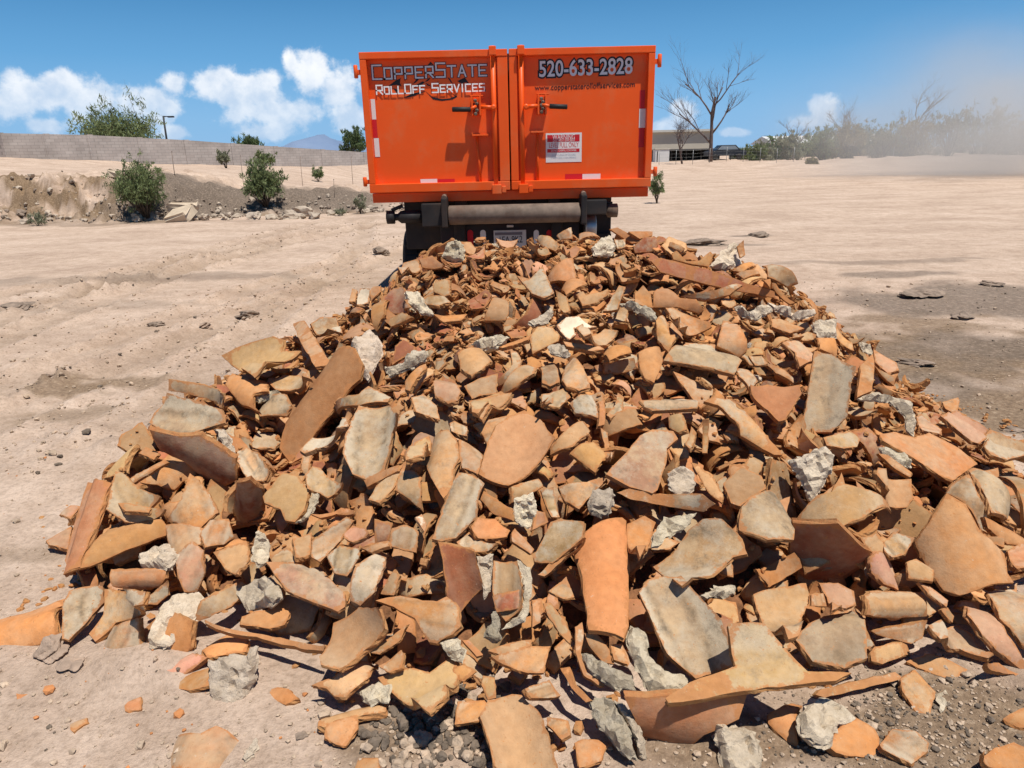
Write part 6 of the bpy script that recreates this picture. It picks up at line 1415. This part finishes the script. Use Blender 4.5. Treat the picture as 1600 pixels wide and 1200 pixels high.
# how much of each filling piece still shows: test its samples against a picture-space depth buffer of all pieces
FB = np.full((BW*2, BH*2), 1e9); O2 = OBS/2
zz = np.repeat(np.repeat(zbuf, 2, 0), 2, 1); FB = np.minimum(FB, zz)
for f in FILL:
    A, B = samples(f['P'], f['wf'], f['fr'], f['th']); W3 = np.vstack([A, B])+f['fr'][0]; px, py, dz = project(W3); ix = ((px-OBX)/O2).astype(int); iy = ((py-OBY)/O2).astype(int)
    ok = (ix >= 0) & (iy >= 0) & (ix < BW*2) & (iy < BH*2); f['px'] = (ix[ok], iy[ok], dz[ok]); np.minimum.at(FB, (ix[ok], iy[ok]), dz[ok])
for f in FILL:
    ix, iy, dz = f['px']; s = dz <= FB[ix, iy]+.02; f['shown'] = len(set(zip(ix[s].tolist(), iy[s].tolist()))); del f['px']

def tint(c, g, amt=.10):
    b = np.array(CLAY[c]); k = 1+g.normal()*amt*.7; return tuple(np.clip(b*k*(1+g.normal(size=3)*(.012 if c in 'wg' else .035)), .02, .8))
SG, MG = 'broken roof tile shards in the heap', 'mortar lumps among the broken tiles'
def link_piece(name, geo, mats, label, cat, grp):
    cen = geo[0].mean(0); me = geo_mesh(name, [geo], mats, cen); o = bpy.data.objects.new(name, me); C.objects.link(o); o.location = cen
    tag(o, label, cat, grp); return o
# labels: named shards first, the rest are told apart by look and by the named shard beside them
REFS = [(h['cxy'], h['lab'].split(';')[0]) for h in HEROES if h['lab']]
USED = set()
def auto_label(c, size, form, pc, g):
    s = 'tiny' if size < .07 else 'small' if size < .12 else 'mid-sized' if size < .2 else 'large'
    rf = sorted(REFS, key=lambda r: math.hypot(r[0][0]-pc[0], r[0][1]-pc[1]))[:9]
    for (x, y), nm in rf:
        dx, dy = pc[0]-x, pc[1]-y; d = math.hypot(dx, dy)
        rel = ('left of' if dx < 0 else 'right of') if abs(dx) > abs(dy)*2 else ('above' if dy < 0 else 'below') if abs(dy) > abs(dx)*2 else (('above' if dy < 0 else 'below')+'-'+('left of' if dx < 0 else 'right of'))
        t = f'{s} {c} {form} {"close " if d < 60 else ""}{rel} the {nm}'.replace('above-', 'up and ').replace('below-', 'down and ')
        if t not in USED and len(t.split()) <= 16: USED.add(t); return t
    for k, adj in enumerate(('second such', 'third such', 'fourth such')):
        t = f'{adj} {s} {c} {form} near the {rf[0][1]}'
        if t not in USED: USED.add(t); return t
    return t
nshard = 0
for h in HEROES:
    g = h['g']; mort = h['m']; c = h['c']
    col = tint(c, g, .19); wear = h['wear'] if h['wear'] is not None else .9*g.random()**2+{'g': .75, 't': .15, 'b': .4, 'p': .15, 'o': .08, 'r': .1, 'u': .1, 'w': 0}[c]
    if mort:
        geo = (*shard_geo(h['uv'], h['wf'], h['fr'], h['th'] or min(.05, h['size']*.3), g, jag=.006, lumpy=.75), col, 0); lab = h['lab'].replace(';', ' ') or auto_label('whitish', h['size'], 'mortar lump', h['cxy'], g)
        link_piece('mortar_lump', geo, [MORT], lab, 'mortar', MG)
    else:
        geo = (*shard_geo(h['uv'], h['wf'], h['fr'], h['th'] or (.025 if h['size'] > .12 else .018), g, across=bool(h['bend'])), col, wear, LAST_ACROSS, LAST_RIM)
        form = ('curved ' if h['bend'] else 'flat ')+('shard' if h['size'] > .09 else 'chip'); lab = h['lab'].replace(';', ' ') or auto_label(CNAME[c], h['size'], form, h['cxy'], g)
        link_piece('barrel_tile' if (h['bend'] and h['size'] > .3) else 'tile_shard', geo, CLAYM, lab, 'tile shard', SG); nshard += 1
    USED.add(lab)
FILL.sort(key=lambda f: -f['shown'])
rest = []; rest_m = []
for f in FILL:
    g = np.random.default_rng(5000+f['seed']); col = tint(f['c'], g, .26); wear = {'g': .6, 't': .1, 'b': .2}.get(f['c'], .05)+.9*g.random()**2.5
    uv = f['P']; small = f['size'] < .1
    if f['m']: geo = (*shard_geo(uv, f['wf'], f['fr'], .03, g, jag=.004, lumpy=.8), col, 0)
    else: geo = (*shard_geo(uv, f['wf'], f['fr'], f['th'], g, step=max(.010, f['size']/(8 if small else 12)), jag=max(.010, f['size']/12)*.3), col, wear, LAST_ACROSS, LAST_RIM)
    if not f['m'] and nshard < 296:
        form = ('strip' if f['kind'] == 'strip' else 'shard' if f['size'] > .1 else 'chip'); form = ('arched ' if f['sg'] > 0 else 'hollow ' if f['sg'] < 0 else 'flat ')+form
        link_piece('tile_shard', geo, CLAYM, auto_label(CNAME[f['c']], f['size'], form, f['pc'], g), 'tile shard', SG); nshard += 1
    elif f['m'] and f['shown'] > 25: link_piece('mortar_lump', geo, [MORT], auto_label('whitish', f['size'], 'mortar piece', f['pc'], g), 'mortar', MG)
    else: (rest_m if f['m'] else rest).append(geo)
gc = np.random.default_rng(314); cb_ = [lump((1, 1, .7), 700+k, 1, .5) for k in range(8)]
cb_ = [(np.array([v.co[:] for v in b.verts]), [tuple(v.index for v in f.verts) for f in b.faces]) for b in cb_]
for c_ in cells[gc.integers(0, len(cells), 5200)]:
    x, y = _gx[c_[0]], _gy[c_[1]]; s = float(np.clip(gc.lognormal(-4.4, .45), .006, .03)); z = HM[c_[0], c_[1]]
    if z > TGT[c_[0], c_[1]]-.005: continue
    px, py, dz = project(np.array([[x, y, z+s]])); ix, iy = int((px[0]-OBX)/OBS), int((py[0]-OBY)/OBS)
    if 0 <= ix < BW and 0 <= iy < BH and dz[0] < zbuf[ix, iy] and zbuf[ix, iy] < 1e8: continue
    v, f = cb_[gc.integers(8)]; a = gc.random()*6.28; q = v*s*np.array([1, .6+.5*gc.random(), .7+.4*gc.random()]); q = np.stack([q[:, 0]*math.cos(a)-q[:, 1]*math.sin(a)+x, q[:, 0]*math.sin(a)+q[:, 1]*math.cos(a)+y, q[:, 2]+z+s*.3], -1)
    rest.append((q, f, [1]*len(f), [False]*len(f), tint('o' if gc.random() < .6 else 't', gc, .2), .1))
me = geo_mesh('tile_rubble', rest, CLAYM); o = bpy.data.objects.new('tile_rubble', me); C.objects.link(o)
tag(o, 'small broken terracotta bits packed between the larger tile shards', 'tile rubble', None, 'stuff')
if rest_m:
    me = geo_mesh('mortar_rubble', rest_m, [MORT]); o = bpy.data.objects.new('mortar_rubble', me); C.objects.link(o); tag(o, 'small whitish mortar crumbs packed among the tile rubble', 'mortar rubble', None, 'stuff')
# crushed core under it all
def core():
    st = 4; ii, jj = np.arange(0, GNX, st), np.arange(0, GNY, st); Zc = CORE[np.ix_(ii, jj)]; X, Y = np.meshgrid(_gx[ii], _gy[jj], indexing='ij'); Zc = Zc+.02*fbm(X*14, Y*14, 3)*(Zc > .01)-.012
    n = len(jj); V = np.stack([X, Y, Zc], -1).reshape(-1, 3); F = []
    for a in range(len(ii)-1):
        for b in range(n-1):
            if max(Zc[a, b], Zc[a+1, b], Zc[a, b+1], Zc[a+1, b+1]) > .0: F.append((a*n+b, (a+1)*n+b, (a+1)*n+b+1, a*n+b+1))
    me = mesh_from('crushed_tile', V, F, [mat('crushed_clay', (.20, .09, .04), .95, var=.4, vscale=30, bump=1, bscale=60)], True); o = bpy.data.objects.new('crushed_tile', me); C.objects.link(o)
    tag(o, 'crushed dark tile grit deep inside the heap, between shards', 'tile grit', None, 'stuff')
core()

# ------------------------------------------------------------------ loose gravel and crumbs on the ground
def scatter(name, label, spots, mats, seed, sub=1):
    g = np.random.default_rng(seed); bm0 = [lump((1, 1, .75), 400+k, sub, .35) for k in range(6)]
    base = [(np.array([v.co[:] for v in b.verts]), [tuple(v.index for v in f.verts) for f in b.faces]) for b in bm0]
    Vs, Fs, Ms = [], [], []; b = 0
    for x, y, s, k in spots:
        v, f = base[g.integers(6)]; a = g.random()*6.28; ca, sa = math.cos(a), math.sin(a); q = v*s*np.array([1, .7+.5*g.random(), .8+.3*g.random()])
        z = gz0[(round(x, 3), round(y, 3))]; q = np.stack([q[:, 0]*ca-q[:, 1]*sa+x, q[:, 0]*sa+q[:, 1]*ca+y, q[:, 2]+z+s*.35], -1)
        Vs.append(q); Fs += [tuple(i+b for i in t) for t in f]; Ms += [k]*len(f); b += len(q)
    me = mesh_from(name, np.vstack(Vs), Fs, mats); me.polygons.foreach_set('material_index', Ms); o = bpy.data.objects.new(name, me); C.objects.link(o); tag(o, label, name, None, 'stuff')
gz0 = {}
def spots_ok(L_):
    a = np.array([(s[0], s[1]) for s in L_]); z = ground_z(a[:, 0], a[:, 1])
    for s, zz_ in zip(L_, z): gz0[(round(s[0], 3), round(s[1], 3))] = float(zz_)
    return L_
g = np.random.default_rng(21); sp = []
for _ in range(620):       # dark gravel spill at bottom centre
    px, py = 690+g.normal()*75, 1135+g.normal()*42
    if py > 1230 or px < 560 or px > 880 or (py < 1085 and px < 620): continue
    p = on_ground(px, py); sp.append((p[0], p[1], float(np.clip(g.lognormal(-4.75, .55), .003, .026)), int(g.random() < .35)))
GRAV = [mat('dark_gravel', (.15, .115, .085), .95, var=.4, vscale=20, bump=.8, bscale=70), mat('tan_gravel', (.44, .33, .235), .95, var=.3, vscale=20, bump=.8, bscale=70), mat('clay_crumb', (.46, .19, .07), .95, var=.25, vscale=20)]
scatter('gravel', 'dark gravel clods spilled on the ground at bottom centre', spots_ok(sp), GRAV, 5, 2)
sp = []
for _ in range(13000):
    r_ = 1.2+9*g.random()**2.0; a = (g.random()*100-50)*math.pi/180; x, y = math.sin(a)*r_, math.cos(a)*r_
    if tz(np.array([x]), np.array([y]))[0] > .05 and y < 6: continue
    k = 0 if g.random() < (.5 if x > 1 else .08) else (2 if g.random() < .10 and r_ < 5 else 1)
    sp.append((x, y, float(np.clip(g.lognormal(-5.6, .6), .0016, .02))*(1+.06*r_), k if g.random() < .55 else 1))
for _ in range(3000):      # crumbs thrown up along the wheel ruts
    c0, k_, w_, dep_ = RUTS[g.integers(len(RUTS))]; y = 3.4+16*g.random()**1.6; x = c0+k_*(y-5)+.25*math.sin(y*.3+c0)+w_*1.35*(1 if g.random() < .5 else -1)+g.normal()*.09
    if x < -1.7 and tz(np.array([x]), np.array([y]))[0] < .02: sp.append((x, y, float(np.clip(g.lognormal(-4.6, .5), .004, .03)), 1 if g.random() < .85 else 0))
for _ in range(1500):      # gritty soil at bottom right
    px, py = 1400+g.normal()*140, 1130+g.normal()*50; p = on_ground(px, min(py, 1230)); sp.append((p[0], p[1], float(np.clip(g.lognormal(-5.5, .5), .002, .012)), int(g.random() < .55)))
scatter('pebbles', 'fine pebbles and clay crumbs strewn over the dirt', spots_ok(sp), GRAV, 6, 0)

sp = []
for _ in range(900):       # rubble along the foot of the left bank
    x = -19+16.5*g.random(); y = float(bank_foot(np.array([x]))[0])+abs(g.normal())*1.1-.25; sp.append((x, y, float(np.clip(g.lognormal(-2.9, .5), .02, .17)), int(g.random() < .68)))
scatter('rubble', 'broken rubble strewn along the foot of the left bank', spots_ok(sp), [CLOD, ROCK], 8, 1)
# ------------------------------------------------------------------ drifting dust on the right
def smoke():
    c = at(1590, 200, 40); m = bpy.data.materials.new('dust_smoke'); m.use_nodes = True; nt = m.node_tree; nt.nodes.clear(); L = nt.links.new
    out = nt.nodes.new('ShaderNodeOutputMaterial'); pv = nt.nodes.new('ShaderNodeVolumePrincipled'); pv.inputs['Color'].default_value = (.72, .715, .70, 1); pv.inputs['Anisotropy'].default_value = 0
    tc = nt.nodes.new('ShaderNodeTexCoord'); ln = nt.nodes.new('ShaderNodeVectorMath'); ln.operation = 'LENGTH'; L(tc.outputs['Object'], ln.inputs[0])
    n = nt.nodes.new('ShaderNodeTexNoise'); n.inputs['Scale'].default_value = 1.5; n.inputs['Detail'].default_value = 3; L(tc.outputs['Object'], n.inputs['Vector'])
    f = mathn(nt, 'SUBTRACT', 1.0, ln.outputs['Value'], clamp=True)
    f = mathn(nt, 'MULTIPLY', f, mathn(nt, 'MULTIPLY', mathn(nt, 'SUBTRACT', n.outputs[0], .28, clamp=True), 4.0))
    f = mathn(nt, 'MULTIPLY', f, mathn(nt, 'MINIMUM', 1.0, mathn(nt, 'ADD', f, .2)))
    L(mathn(nt, 'MULTIPLY', f, .21), pv.inputs['Density']); L(pv.outputs[0], out.inputs['Volume'])
    bm = bmesh.new(); bmesh.ops.create_icosphere(bm, subdivisions=3, radius=1); me = bpy.data.meshes.new('dust_cloud'); bm.to_mesh(me); bm.free(); me.materials.append(m)
    o = bpy.data.objects.new('dust_cloud', me); C.objects.link(o); o.location = c; o.scale = (15, 12, 7.0); tag(o, 'tan dust smoke drifting over the far right side', 'smoke', None, 'stuff')
smoke()
